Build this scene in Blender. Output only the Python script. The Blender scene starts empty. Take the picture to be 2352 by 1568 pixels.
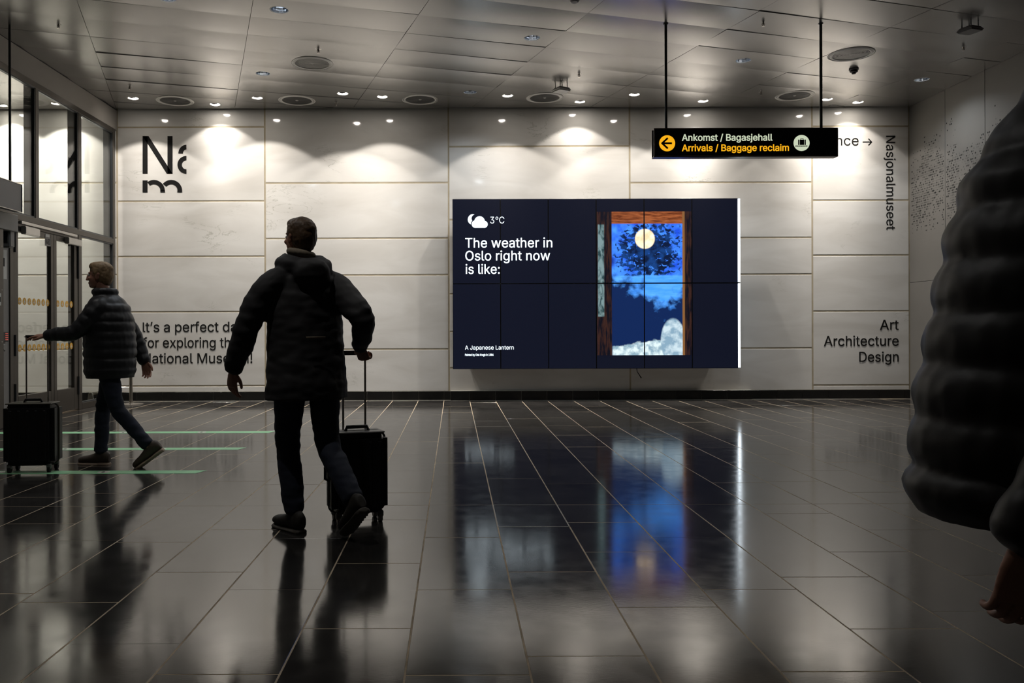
import bpy, bmesh, math, random
from mathutils import Vector, Matrix, noise
R = math.radians
rnd = random.Random(7)
SC = bpy.context.scene
COL = SC.collection

# ---------------------------------------------------------------- camera, world, exposure
F = 1920.0; CX, CY = 1043.0, 758.0; H = 1.12; ROLL = 0.0033
cam_d = bpy.data.cameras.new('camera'); cam_d.sensor_width = 36; cam_d.lens = F / 2352 * 36
cam_d.shift_x = (1176 - CX) / 2352; cam_d.shift_y = -(784 - CY) / 2352
cam_d.clip_start = 0.05; cam_d.clip_end = 100
cam = bpy.data.objects.new('camera', cam_d); COL.objects.link(cam)
cam.location = (0, 0, H); cam.rotation_euler = (R(90), ROLL, 0)
SC.camera = cam
SC.view_settings.view_transform = 'Standard'; SC.view_settings.look = 'None'
SC.view_settings.exposure = 0.0; SC.view_settings.gamma = 1.0; SC.view_settings.use_curve_mapping = False
world = bpy.data.worlds.new('world'); SC.world = world; world.use_nodes = True
world.node_tree.nodes['Background'].inputs[0].default_value = (1.0, 0.9, 0.78, 1)
world.node_tree.nodes['Background'].inputs[1].default_value = 0.012
SC.cycles.use_denoising = True
SC.cycles.sample_clamp_indirect = 6
# lamp powers (W) and colours, used by the lamp builders further down
WASH_W, WASH_NEAR_W, BEYOND_W = 1020.0, 560.0, 1250.0      # peak of the narrow core
DOWN_W, HALL_FILL_W = 50.0, 55.0
WARM = (1.0, 0.94, 0.865); COOL = (0.86, 0.93, 1.0)

WALLY = 13.357; CEIL = 4.654; XL = -5.377; XR = 7.28

def unroll(px, py):
    dx, dy = px - CX, py - CY
    return CX + dx - ROLL * dy, CY + dy + ROLL * dx
def P(px, py, Y):
    x, y = unroll(px, py)
    return Vector(((x - CX) * Y / F, Y, H - (y - CY) * Y / F))
def PF(px, py, z=0.0):                    # the point at height z seen at a pixel
    x, y = unroll(px, py)
    Y = F * (H - z) / (y - CY)
    return Vector(((x - CX) * Y / F, Y, z))
def PC(px, py): return PF(px, py, CEIL)

# ---------------------------------------------------------------- materials
def mat(name, col, rough=0.5, metal=0.0, emit=None, estr=0.0, spec=0.5, bump=None, vary=None, coat=0.0, trans=0.0):
    m = bpy.data.materials.new(name); m.use_nodes = True
    nt = m.node_tree; b = nt.nodes['Principled BSDF']
    b.inputs['Base Color'].default_value = (*col, 1); b.inputs['Roughness'].default_value = rough
    b.inputs['Metallic'].default_value = metal; b.inputs['Specular IOR Level'].default_value = spec
    b.inputs['Coat Weight'].default_value = coat
    if emit: b.inputs['Emission Color'].default_value = (*emit, 1); b.inputs['Emission Strength'].default_value = estr
    tc = nt.nodes.new('ShaderNodeTexCoord')
    if vary:                              # (scale, amount): brightness noise
        n = nt.nodes.new('ShaderNodeTexNoise'); n.inputs['Scale'].default_value = vary[0]; n.inputs['Detail'].default_value = 5
        nt.links.new(tc.outputs['Object'], n.inputs['Vector'])
        mr = nt.nodes.new('ShaderNodeMapRange'); mr.inputs[1].default_value = 0.3; mr.inputs[2].default_value = 0.7
        mr.inputs[3].default_value = 1 - vary[1]; mr.inputs[4].default_value = 1 + vary[1]
        nt.links.new(n.outputs['Fac'], mr.inputs[0])
        mx = nt.nodes.new('ShaderNodeMix'); mx.data_type = 'RGBA'; mx.blend_type = 'MULTIPLY'; mx.inputs[0].default_value = 1
        mx.inputs[6].default_value = (*col, 1); nt.links.new(mr.outputs[0], mx.inputs[7])
        nt.links.new(mx.outputs[2], b.inputs['Base Color'])
    if bump:                              # (scale, strength, distance)
        n = nt.nodes.new('ShaderNodeTexNoise'); n.inputs['Scale'].default_value = bump[0]; n.inputs['Detail'].default_value = 4
        nt.links.new(tc.outputs['Object'], n.inputs['Vector'])
        bp = nt.nodes.new('ShaderNodeBump'); bp.inputs['Strength'].default_value = bump[1]; bp.inputs['Distance'].default_value = bump[2]
        nt.links.new(n.outputs['Fac'], bp.inputs['Height']); nt.links.new(bp.outputs[0], b.inputs['Normal'])
    return m

M = {}
def marble_mat():
    m = bpy.data.materials.new('marble'); m.use_nodes = True; nt = m.node_tree; N = nt.nodes; L = nt.links
    b = N['Principled BSDF']; b.inputs['Roughness'].default_value = 0.07; b.inputs['Specular IOR Level'].default_value = 0.5
    tc = N.new('ShaderNodeTexCoord'); oi = N.new('ShaderNodeObjectInfo')
    add = N.new('ShaderNodeVectorMath'); add.operation = 'ADD'
    mul = N.new('ShaderNodeMath'); mul.operation = 'MULTIPLY'; mul.inputs[1].default_value = 40
    L.new(oi.outputs['Random'], mul.inputs[0]); L.new(tc.outputs['Object'], add.inputs[0]); L.new(mul.outputs[0], add.inputs[1])
    mp = N.new('ShaderNodeMapping'); mp.inputs['Scale'].default_value = (0.55, 1, 2.0); mp.inputs['Rotation'].default_value = (0, 0.12, 0)
    L.new(add.outputs[0], mp.inputs[0])
    n1 = N.new('ShaderNodeTexNoise'); n1.inputs['Scale'].default_value = 1.3; n1.inputs['Detail'].default_value = 8; n1.inputs['Distortion'].default_value = 0.8
    L.new(mp.outputs[0], n1.inputs['Vector'])
    cr = N.new('ShaderNodeValToRGB'); cr.color_ramp.elements[0].position = 0.32; cr.color_ramp.elements[0].color = (0.635, 0.61, 0.57, 1)
    cr.color_ramp.elements[1].position = 0.62; cr.color_ramp.elements[1].color = (0.74, 0.72, 0.685, 1)
    L.new(n1.outputs['Fac'], cr.inputs[0])
    # thin broken veins
    n2 = N.new('ShaderNodeTexNoise'); n2.inputs['Scale'].default_value = 2.2; n2.inputs['Detail'].default_value = 10; n2.inputs['Distortion'].default_value = 1.6; n2.inputs['Roughness'].default_value = 0.62
    L.new(mp.outputs[0], n2.inputs['Vector'])
    s = N.new('ShaderNodeMath'); s.operation = 'SUBTRACT'; s.inputs[1].default_value = 0.5; L.new(n2.outputs['Fac'], s.inputs[0])
    a = N.new('ShaderNodeMath'); a.operation = 'ABSOLUTE'; L.new(s.outputs[0], a.inputs[0])
    mr = N.new('ShaderNodeMapRange'); mr.inputs[1].default_value = 0.0; mr.inputs[2].default_value = 0.012; mr.inputs[3].default_value = 1; mr.inputs[4].default_value = 0
    L.new(a.outputs[0], mr.inputs[0])
    n3 = N.new('ShaderNodeTexNoise'); n3.inputs['Scale'].default_value = 1.1; L.new(add.outputs[0], n3.inputs['Vector'])
    mr3 = N.new('ShaderNodeMapRange'); mr3.inputs[1].default_value = 0.60; mr3.inputs[2].default_value = 0.72; mr3.inputs[3].default_value = 0; mr3.inputs[4].default_value = 0.6
    L.new(n3.outputs['Fac'], mr3.inputs[0])
    mm = N.new('ShaderNodeMath'); mm.operation = 'MULTIPLY'; L.new(mr.outputs[0], mm.inputs[0]); L.new(mr3.outputs[0], mm.inputs[1])
    mx = N.new('ShaderNodeMix'); mx.data_type = 'RGBA'; L.new(mm.outputs[0], mx.inputs[0]); L.new(cr.outputs[0], mx.inputs[6]); mx.inputs[7].default_value = (0.20, 0.20, 0.14, 1)
    L.new(mx.outputs[2], b.inputs['Base Color'])
    nb = N.new('ShaderNodeTexNoise'); nb.inputs['Scale'].default_value = 3.0; nb.inputs['Detail'].default_value = 6; L.new(add.outputs[0], nb.inputs['Vector'])
    bp = N.new('ShaderNodeBump'); bp.inputs['Strength'].default_value = 0.035; bp.inputs['Distance'].default_value = 0.002
    L.new(nb.outputs['Fac'], bp.inputs['Height']); L.new(bp.outputs[0], b.inputs['Normal'])
    return m
def floor_mat():
    m = bpy.data.materials.new('slate_tile'); m.use_nodes = True; nt = m.node_tree; N = nt.nodes; L = nt.links
    b = N['Principled BSDF']; b.inputs['IOR'].default_value = 1.66
    tc = N.new('ShaderNodeTexCoord'); oi = N.new('ShaderNodeObjectInfo')
    add = N.new('ShaderNodeVectorMath'); add.operation = 'ADD'
    mul = N.new('ShaderNodeMath'); mul.operation = 'MULTIPLY'; mul.inputs[1].default_value = 60
    L.new(oi.outputs['Random'], mul.inputs[0]); L.new(tc.outputs['Object'], add.inputs[0]); L.new(mul.outputs[0], add.inputs[1])
    n1 = N.new('ShaderNodeTexNoise'); n1.inputs['Scale'].default_value = 4; n1.inputs['Detail'].default_value = 7
    L.new(add.outputs[0], n1.inputs['Vector'])
    cr = N.new('ShaderNodeValToRGB'); cr.color_ramp.elements[0].position = 0.3; cr.color_ramp.elements[0].color = (0.026, 0.0245, 0.0235, 1)
    cr.color_ramp.elements[1].position = 0.7; cr.color_ramp.elements[1].color = (0.046, 0.043, 0.040, 1)
    L.new(n1.outputs['Fac'], cr.inputs[0])
    hv = N.new('ShaderNodeMapRange'); hv.inputs[3].default_value = 0.75; hv.inputs[4].default_value = 1.3; L.new(oi.outputs['Random'], hv.inputs[0])
    mx = N.new('ShaderNodeMix'); mx.data_type = 'RGBA'; mx.blend_type = 'MULTIPLY'; mx.inputs[0].default_value = 1
    L.new(cr.outputs[0], mx.inputs[6]); L.new(hv.outputs[0], mx.inputs[7]); L.new(mx.outputs[2], b.inputs['Base Color'])
    n2 = N.new('ShaderNodeTexNoise'); n2.inputs['Scale'].default_value = 9; n2.inputs['Detail'].default_value = 6; L.new(add.outputs[0], n2.inputs['Vector'])
    mr = N.new('ShaderNodeMapRange'); mr.inputs[1].default_value = 0.3; mr.inputs[2].default_value = 0.7; mr.inputs[3].default_value = 0.09; mr.inputs[4].default_value = 0.14
    L.new(n2.outputs['Fac'], mr.inputs[0]); L.new(mr.outputs[0], b.inputs['Roughness'])
    mp = N.new('ShaderNodeMapping'); mp.inputs['Scale'].default_value = (26, 70, 26); L.new(add.outputs[0], mp.inputs[0])
    n3 = N.new('ShaderNodeTexNoise'); n3.inputs['Scale'].default_value = 1.6; n3.inputs['Detail'].default_value = 3; L.new(mp.outputs[0], n3.inputs['Vector'])
    bp = N.new('ShaderNodeBump'); bp.inputs['Strength'].default_value = 0.06; bp.inputs['Distance'].default_value = 0.0012
    L.new(n3.outputs['Fac'], bp.inputs['Height']); L.new(bp.outputs[0], b.inputs['Normal'])
    return m
def glass_mat(name, tint=(0.93, 0.95, 0.93)):
    m = bpy.data.materials.new(name); m.use_nodes = True; nt = m.node_tree; N = nt.nodes; L = nt.links
    N.remove(N['Principled BSDF'])
    t = N.new('ShaderNodeBsdfTransparent'); t.inputs[0].default_value = (*tint, 1)
    g = N.new('ShaderNodeBsdfGlossy'); g.inputs['Roughness'].default_value = 0.0; g.inputs[0].default_value = (1, 1, 1, 1)
    fr = N.new('ShaderNodeFresnel'); geo = N.new('ShaderNodeNewGeometry'); mr = N.new('ShaderNodeMapRange')
    mr.inputs[3].default_value = 1.5; mr.inputs[4].default_value = 1 / 1.5      # leaving through the back face
    L.new(geo.outputs['Backfacing'], mr.inputs[0]); L.new(mr.outputs[0], fr.inputs[0])
    mx = N.new('ShaderNodeMixShader'); L.new(fr.outputs[0], mx.inputs[0]); L.new(t.outputs[0], mx.inputs[1]); L.new(g.outputs[0], mx.inputs[2])
    L.new(mx.outputs[0], N['Material Output'].inputs[0])
    return m
M['marble'] = marble_mat(); M['tile'] = floor_mat(); M['glass'] = glass_mat('window_glass')
M['grout'] = mat('beige_grout', (0.40, 0.34, 0.24), 0.8, vary=(6, .12))
M['floor_grout'] = mat('floor_grout', (0.50, 0.40, 0.28), 0.85, vary=(9, .3))
M['skirt'] = mat('black_skirting', (0.010, 0.0095, 0.009), 0.25, vary=(5, .3))
M['sealant'] = mat('pale_sealant', (0.42, 0.40, 0.35), 0.5, vary=(20, .2))
M['ceil'] = mat('ceiling_metal', (0.36, 0.348, 0.332), 0.26, metal=0.7, vary=(1.5, .03), bump=(160, .03, .001))
M['void'] = mat('dark_void', (0.006, 0.006, 0.006), 0.9, vary=(3, .1))
M['bulk'] = mat('bulkhead_paint', (0.36, 0.335, 0.305), 0.6, vary=(2, .03))
M['panel'] = mat('grey_wall_panel', (0.19, 0.18, 0.165), 0.5, metal=0.1, vary=(1.2, .05))
M['hole'] = mat('perforation_black', (0.008, 0.008, 0.008), 0.8, vary=(5, .1))
M['dimple'] = mat('perforation_grey', (0.10, 0.095, 0.088), 0.6, vary=(5, .1))
M['frame'] = mat('bronze_frame', (0.085, 0.075, 0.064), 0.35, metal=0.6, vary=(4, .06))
M['frame_dark'] = mat('dark_mullion', (0.060, 0.064, 0.070), 0.35, metal=0.5, vary=(4, .06))
M['alu'] = mat('aluminium', (0.55, 0.53, 0.50), 0.3, metal=0.85, vary=(8, .04))
M['steel'] = mat('stainless_steel', (0.58, 0.54, 0.49), 0.22, metal=1.0, vary=(10, .04))
M['black'] = mat('black_plastic', (0.012, 0.012, 0.013), 0.4, vary=(10, .15))
M['rubber'] = mat('black_rubber', (0.01, 0.01, 0.01), 0.8, vary=(10, .15))
M['ink'] = mat('black_vinyl', (0.007, 0.0065, 0.006), 0.8, spec=.2, vary=(10, .1))
M['white'] = mat('white_plastic', (0.62, 0.60, 0.56), 0.4, vary=(8, .04))
M['grey'] = mat('grey_plastic', (0.16, 0.155, 0.15), 0.45, vary=(8, .06))
M['paper'] = mat('notice_paper', (0.50, 0.50, 0.48), 0.7, vary=(8, .06))
M['yellow'] = mat('amber_sticker', (0.55, 0.30, 0.03), 0.5, vary=(12, .1))
M['green'] = mat('green_tape', (0.26, 0.62, 0.33), 0.5, vary=(5, .12))

# ---------------------------------------------------------------- mesh helpers
class MB:
    def __init__(s): s.v = []; s.f = []
    def add(s, vs, fs):
        o = len(s.v); s.v += [Vector(v) for v in vs]; s.f += [tuple(i + o for i in f) for f in fs]; return s
    def box(s, x0, x1, y0, y1, z0, z1, T=None):
        vs = [Vector((x, y, z)) for x in (x0, x1) for y in (y0, y1) for z in (z0, z1)]
        if T: vs = [T @ v for v in vs]
        return s.add(vs, [(0, 1, 3, 2), (4, 6, 7, 5), (0, 4, 5, 1), (2, 3, 7, 6), (0, 2, 6, 4), (1, 5, 7, 3)])
    def cbox(s, x0, x1, y0, y1, z0, z1, c=0.004):          # box with all edges chamfered
        lo = (x0, y0, z0); hi = (x1, y1, z1); bm = bmesh.new()
        bmesh.ops.create_cube(bm, size=1)
        for v in bm.verts: v.co = Vector([(lo[i] + hi[i]) / 2 + v.co[i] * (hi[i] - lo[i]) for i in range(3)])
        c = min(c, 0.45 * min(abs(hi[i] - lo[i]) for i in range(3)))
        bmesh.ops.bevel(bm, geom=bm.edges[:], offset=c, segments=2 if c > .006 else 1, affect='EDGES')
        bm.verts.index_update()
        s.add([v.co.copy() for v in bm.verts], [tuple(v.index for v in f.verts) for f in bm.faces]); bm.free(); return s
    def tube(s, pts, rad, n=10, cap=True):
        pts = [Vector(p) for p in pts]; k = len(pts)
        if not hasattr(rad, '__len__'): rad = [rad] * k
        o = len(s.v); ref = None
        for i, p in enumerate(pts):
            t = (pts[min(i + 1, k - 1)] - pts[max(i - 1, 0)]).normalized()
            if ref is None:
                ref = Vector((0, 0, 1)) if abs(t.z) < .9 else Vector((1, 0, 0))
            u = (ref - t * ref.dot(t)).normalized(); w = t.cross(u); ref = u
            for j in range(n):
                a = 2 * math.pi * j / n
                s.v.append(p + (u * math.cos(a) + w * math.sin(a)) * rad[i])
        for i in range(k - 1):
            for j in range(n):
                a, b = o + i * n + j, o + i * n + (j + 1) % n
                s.f.append((a, b, b + n, a + n))
        if cap:
            s.f.append(tuple(o + j for j in range(n))[::-1]); s.f.append(tuple(o + (k - 1) * n + j for j in range(n)))
        return s
    def lathe(s, prof, n=24, c=(0, 0, 0), T=None):          # profile of (r, z) round the z axis
        o = len(s.v)
        for r, z in prof:
            for j in range(n):
                a = 2 * math.pi * j / n; v = Vector((c[0] + r * math.cos(a), c[1] + r * math.sin(a), c[2] + z))
                s.v.append(T @ v if T else v)
        for i in range(len(prof) - 1):
            for j in range(n):
                a, b = o + i * n + j, o + i * n + (j + 1) % n
                s.f.append((a, b, b + n, a + n))
        if prof[0][0] > 1e-6 and prof[0][0] < 900: pass
        return s
    def prism(s, poly, y0, y1):                              # (x, z) outline extruded in y
        n = len(poly); vs = [(x, y0, z) for x, z in poly] + [(x, y1, z) for x, z in poly]
        return s.add(vs, [tuple(range(n)), tuple(range(n, 2 * n))[::-1]] + [(i, (i + 1) % n, (i + 1) % n + n, i + n) for i in range(n)])
    def ell(s, c, r, n=14, m=10, T=None):
        vs = []; fs = []
        for i in range(1, m):
            th = math.pi * i / m
            for j in range(n):
                a = 2 * math.pi * j / n
                vs.append(Vector((c[0] + r[0] * math.sin(th) * math.cos(a), c[1] + r[1] * math.sin(th) * math.sin(a), c[2] + r[2] * math.cos(th))))
        vs += [Vector((c[0], c[1], c[2] + r[2])), Vector((c[0], c[1], c[2] - r[2]))]
        if T: vs = [T @ v for v in vs]
        for i in range(m - 2):
            for j in range(n): fs.append((i * n + j, (i + 1) * n + j, (i + 1) * n + (j + 1) % n, i * n + (j + 1) % n))
        for j in range(n):
            fs.append((len(vs) - 2, j, (j + 1) % n)); fs.append((len(vs) - 1, (m - 2) * n + (j + 1) % n, (m - 2) * n + j))
        return s.add(vs, fs)
    def mesh(s, name, m, off=(0, 0, 0), smooth=False):
        me = bpy.data.meshes.new(name); off = Vector(off)
        me.from_pydata([v - off for v in s.v], [], s.f); me.validate()
        bm = bmesh.new(); bm.from_mesh(me); bmesh.ops.recalc_face_normals(bm, faces=bm.faces); bm.to_mesh(me); bm.free()
        if m: me.materials.append(m)
        if smooth:
            for p in me.polygons: p.use_smooth = True
            try: me.set_sharp_from_angle(angle=R(40))
            except Exception: pass
        return me
    def build(s, name, m, parent=None, smooth=False, off=None, **props):
        if off is None:
            off = Vector((0, 0, 0)); q = parent
            while q: off += q.location; q = q.parent
        return link(name, s.mesh(name, m, off, smooth), parent, **props)
def link(name, me, parent=None, loc=None, **props):
    o = bpy.data.objects.new(name, me); COL.objects.link(o)
    if parent: o.parent = parent
    if loc is not None: o.location = loc
    for k, v in props.items(): o[k] = v
    return o
def thing(name, label, cat, loc=(0, 0, 0), rz=0, group=None):
    o = bpy.data.objects.new(name, None); COL.objects.link(o); o.location = loc; o.rotation_euler = (0, 0, rz)
    o.empty_display_size = 0.1
    o['label'] = label; o['category'] = cat
    if group: o['group'] = group
    return o
def struct(name, me=None, loc=(0, 0, 0)):
    o = bpy.data.objects.new(name, me); COL.objects.link(o); o.location = loc; o['kind'] = 'structure'; return o
def copy_tree(o, parent=None):
    c = o.copy(); COL.objects.link(c); c.parent = parent
    for ch in [x for x in o.children]: copy_tree(ch, c)
    return c
def evaluated(o):                                            # bake modifiers and drop the source
    dg = bpy.context.evaluated_depsgraph_get(); me = bpy.data.meshes.new_from_object(o.evaluated_get(dg))
    bpy.data.objects.remove(o); return me
G={'!':(196,['87 160 67 160 66 277 65 393 63 509 86 509 109 509 132 509 131 393 129 277 128 160 108 160','111 -4 98 -4 85 -4 75 0 66 9 57 18 52 28 52 41 52 53 57 64 66 73 75 82 85 86 98 86 111 86 121 82 130 73 139 64 143 53 143 41 143 28 139 18 130 9 121 0']),
'/':(249,['216 533 235 533 180 330 126 127 71 -76 52 -76 33 -76 14 -76 69 127 124 330 178 533 197 533']),
'1':(453,['181 0 76 0 76 18 76 36 76 55 181 55 286 55 391 55 391 36 391 18 391 0 286 0','250 509 276 509 276 339 276 170 276 0 255 0 234 0 212 0 212 149 212 299 212 448 211 448 210 448 209 448 168 418 127 388 86 358 86 381 86 404 86 427 123 454 161 481 198 509 224 509']),
'3':(453,['252 -7 218 -7 187 -7 158 -1 133 10 107 21 86 37 70 57 54 78 46 103 44 132 66 132 87 132 109 132 111 114 117 99 126 87 136 75 149 65 165 59 181 53 199 50 219 50 239 50 258 53 275 61 292 68 305 79 315 93 324 107 329 124 329 145 329 163 325 181 316 196 307 212 293 224 275 234 256 243 231 248 201 248 186 248 172 248 157 248 157 265 157 282 157 299 200 349 244 399 288 448 288 450 288 451 288 452 215 452 142 452 70 452 70 471 70 490 70 509 171 509 272 509 372 509 372 493 372 477 372 461 319 400 265 339 211 278 211 282 211 285 211 289 249 293 281 288 308 276 335 263 356 246 371 222 386 199 393 173 393 145 393 115 385 89 370 66 355 43 335 25 309 12 282 0']),
'4':(453,['164 105 40 105 40 123 40 141 40 158 109 275 178 392 247 509 268 509 289 509 311 509 243 394 176 280 109 166 109 165 109 164 109 163 210 163 312 163 413 163 413 144 413 125 413 105 289 105','302 0 282 0 282 40 282 81 282 121 282 130 282 138 282 146 282 203 282 260 282 318 302 318 322 318 343 318 343 212 343 106 343 0 322 0']),
'6':(453,['258 -7 226 -7 195 -7 167 0 142 15 118 29 98 49 84 74 71 100 64 129 64 162 64 186 69 212 80 239 91 266 110 300 137 340 176 396 214 453 252 509 276 509 299 509 322 509 265 426 208 344 151 261 149 261 147 261 145 261 150 271 157 280 165 288 174 296 184 302 196 307 207 312 221 314 235 314 266 314 293 308 316 295 339 282 357 263 370 240 382 216 389 189 389 157 389 125 382 97 368 73 354 48 334 28 310 14 286 0','207 48 226 48 246 48 264 53 279 63 294 72 306 85 314 101 323 118 327 136 327 157 327 178 323 197 314 213 306 230 294 242 279 251 264 261 246 265 226 265 207 265 189 261 174 252 159 243 147 230 138 214 129 198 125 179 125 158 125 137 129 118 138 102 147 85 159 72 174 63 189 53']),
'8':(453,['260 -7 226 -7 192 -7 162 -1 136 11 109 24 89 40 74 62 59 83 52 108 52 135 52 157 56 177 65 195 74 213 86 229 101 241 116 253 133 261 153 265 153 265 153 266 153 267 128 273 108 287 93 308 78 329 70 353 70 380 70 406 77 429 90 450 104 470 122 486 146 498 169 510 196 516 226 516 256 516 283 510 306 498 329 486 348 470 361 450 375 429 382 406 382 380 382 353 374 329 359 308 344 287 325 273 300 267 300 266 300 265 300 265 319 261 336 253 351 241 366 229 378 213 387 195 396 177 401 157 401 135 401 108 393 83 378 62 364 40 343 24 317 11 291 -1','204 49 226 49 249 49 268 53 285 60 301 68 314 78 323 91 332 105 337 121 337 139 337 158 332 174 322 189 313 203 300 214 283 223 266 231 247 235 226 235 205 235 186 231 169 223 152 214 139 203 130 189 120 174 115 158 115 139 115 121 120 105 129 91 138 78 151 68 167 60 184 53','208 290 226 290 244 290 260 293 274 300 288 307 299 318 307 330 315 343 319 358 319 376 319 393 315 407 308 420 300 433 289 443 275 449 261 456 245 460 226 460 208 460 191 456 177 449 163 443 152 433 145 420 137 407 133 393 133 376 133 358 137 343 145 330 152 318 163 307 178 300 192 293']),
':':(188,['108 -4 95 -4 83 -4 72 0 63 9 54 18 50 28 50 41 50 54 54 65 63 73 72 82 83 87 95 87 108 87 119 82 128 73 137 65 141 54 141 41 141 28 137 18 128 9 119 0','108 271 95 271 83 271 72 275 63 284 54 293 50 304 50 316 50 329 54 340 63 349 72 357 83 362 95 362 108 362 119 357 128 349 137 340 141 329 141 316 141 304 137 293 128 284 119 275']),
'A':(480,['39 0 16 0 78 170 140 339 201 509 226 509 251 509 276 509 338 339 401 170 463 0 440 0 418 0 395 0 359 101 323 202 287 302 281 321 273 344 264 372 255 400 245 435 232 478 236 478 241 478 245 478 233 435 222 399 213 371 204 343 196 320 191 302 155 202 120 101 85 0 62 0','197 142 110 142 110 161 110 180 110 199 197 199 283 199 370 199 370 180 370 161 370 142 283 142']),
'B':(456,['122 0 60 0 60 170 60 339 60 509 120 509 181 509 241 509 276 509 306 503 329 491 352 479 369 462 381 442 392 422 398 399 398 374 398 352 394 334 387 320 379 306 369 294 356 286 344 277 330 271 315 267 315 265 315 264 315 262 331 261 347 255 363 245 379 235 392 221 402 203 413 185 418 163 418 136 418 111 412 87 400 67 388 46 370 30 344 18 319 6 287 0 247 0 184 0','125 115 125 57 165 57 205 57 245 57 284 57 313 65 330 80 347 95 355 114 355 137 355 154 351 170 342 184 334 198 321 209 306 218 290 227 271 231 248 231 207 231 166 231 125 231 125 173','125 341 125 285 162 285 200 285 238 285 257 285 273 289 288 296 303 303 315 313 323 326 332 339 336 355 336 372 336 395 328 414 313 429 297 444 273 452 240 452 202 452 163 452 125 452 125 396']),
'C':(510,['293 -7 267 -7 223 -7 184 4 150 25 116 46 89 76 70 115 50 154 40 201 40 254 40 308 50 354 70 393 89 432 116 462 150 484 184 505 223 516 267 516 293 516 317 512 340 504 363 497 384 486 402 471 420 457 436 439 448 418 460 398 468 374 473 348 451 348 430 348 408 348 404 366 398 381 389 395 381 408 370 419 357 428 345 438 331 444 315 449 300 454 284 456 267 456 236 456 208 448 184 432 159 417 139 394 125 364 111 334 103 297 103 254 103 211 111 175 125 145 140 115 159 92 184 76 209 61 236 53 267 53 284 53 300 55 315 60 331 65 345 71 357 81 370 90 381 101 389 114 398 128 404 143 408 160 430 160 451 160 473 160 469 135 460 111 448 91 436 70 421 52 402 38 384 23 363 12 341 5 318 -3']),
'D':(502,['271 0 219 0 178 0 137 0 96 0 96 19 96 38 96 57 136 57 175 57 215 57 256 57 291 65 318 81 345 97 366 119 379 149 392 179 399 214 399 255 399 296 392 331 379 361 366 390 346 412 320 428 293 444 260 452 221 452 178 452 136 452 93 452 93 471 93 490 93 509 137 509 181 509 225 509 275 509 317 499 353 478 388 458 415 429 433 391 452 353 462 308 462 255 462 202 452 157 433 119 414 81 387 51 351 31 314 10','103 509 125 509 125 339 125 170 125 0 103 0 82 0 60 0 60 170 60 339 60 509 82 509']),
'I':(300,['111 0 31 0 31 19 31 38 31 57 60 57 89 57 118 57 118 189 118 320 118 452 89 452 60 452 31 452 31 471 31 490 31 509 111 509 190 509 269 509 269 490 269 471 269 452 240 452 212 452 183 452 183 320 183 189 183 57 212 57 240 57 269 57 269 38 269 19 269 0 190 0']),
'J':(396,['230 -7 185 -7 140 -7 104 6 75 33 47 59 33 97 33 145 33 155 33 164 33 173 55 173 76 173 98 173 98 164 98 155 98 145 98 114 106 91 122 74 137 58 159 50 185 50 211 50 232 58 248 74 264 91 272 114 272 145 272 267 272 388 272 509 293 509 315 509 336 509 336 388 336 267 336 145 336 97 322 59 294 33 266 6']),
'K':(467,['146 189 104 145 104 169 104 193 104 216 116 232 128 247 139 261 151 275 162 290 174 303 187 317 199 331 212 344 262 399 313 454 364 509 392 509 420 509 448 509 376 431 304 353 231 276 230 276 229 276 228 276 187 233','82 0 60 0 60 170 60 339 60 509 82 509 103 509 125 509 125 451 125 392 125 334 124 298 124 261 124 225 124 214 124 204 125 193 125 129 125 64 125 0 103 0','398 0 372 0 311 86 249 173 188 259 201 276 215 293 228 309 302 206 375 103 449 0 423 0']),
'L':(393,['160 0 60 0 60 170 60 339 60 509 82 509 103 509 125 509 125 358 125 208 125 57 203 57 282 57 361 57 361 38 361 19 361 0 261 0']),
'M':(628,['81 0 60 0 60 170 60 339 60 509 91 509 121 509 152 509 193 402 235 294 277 187 280 180 284 170 287 159 291 148 295 136 299 123 303 110 307 97 311 84 315 71 319 59 322 49 317 49 312 49 307 49 310 59 314 70 318 83 322 95 326 108 330 121 334 134 338 147 342 158 346 170 349 179 352 187 394 294 435 402 476 509 507 509 537 509 568 509 568 339 568 170 568 0 547 0 525 0 504 0 504 97 504 194 504 291 504 302 504 314 504 327 505 340 505 354 505 369 505 383 506 398 506 413 506 428 507 443 507 457 509 457 511 457 513 457 508 441 503 426 498 409 492 393 487 378 482 363 477 348 472 334 467 322 463 309 459 299 456 291 418 194 380 97 342 0 323 0 305 0 286 0 248 97 209 194 170 291 167 299 163 309 159 321 155 333 150 346 145 361 140 376 135 391 129 408 124 424 118 441 112 457 114 457 117 457 119 457 119 444 120 431 120 416 120 401 121 387 121 372 121 357 121 342 122 328 122 315 122 302 122 291 122 194 122 97 122 0 101 0']),
'N':(523,['82 0 60 0 60 170 60 339 60 509 85 509 111 509 136 509 205 400 274 291 343 183 349 174 355 164 363 151 370 138 379 123 388 107 396 90 405 73 414 55 411 55 408 54 405 54 403 72 401 90 401 108 400 126 399 142 399 157 399 172 399 185 399 195 399 300 399 404 399 509 420 509 442 509 463 509 463 339 463 170 463 0 438 0 412 0 387 0 325 97 264 193 202 290 194 303 186 316 177 331 169 345 159 362 148 381 137 400 123 424 108 452 111 453 115 453 119 454 120 428 121 405 122 384 123 362 124 344 124 328 125 312 125 300 125 291 125 194 125 97 125 0 103 0']),
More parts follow.
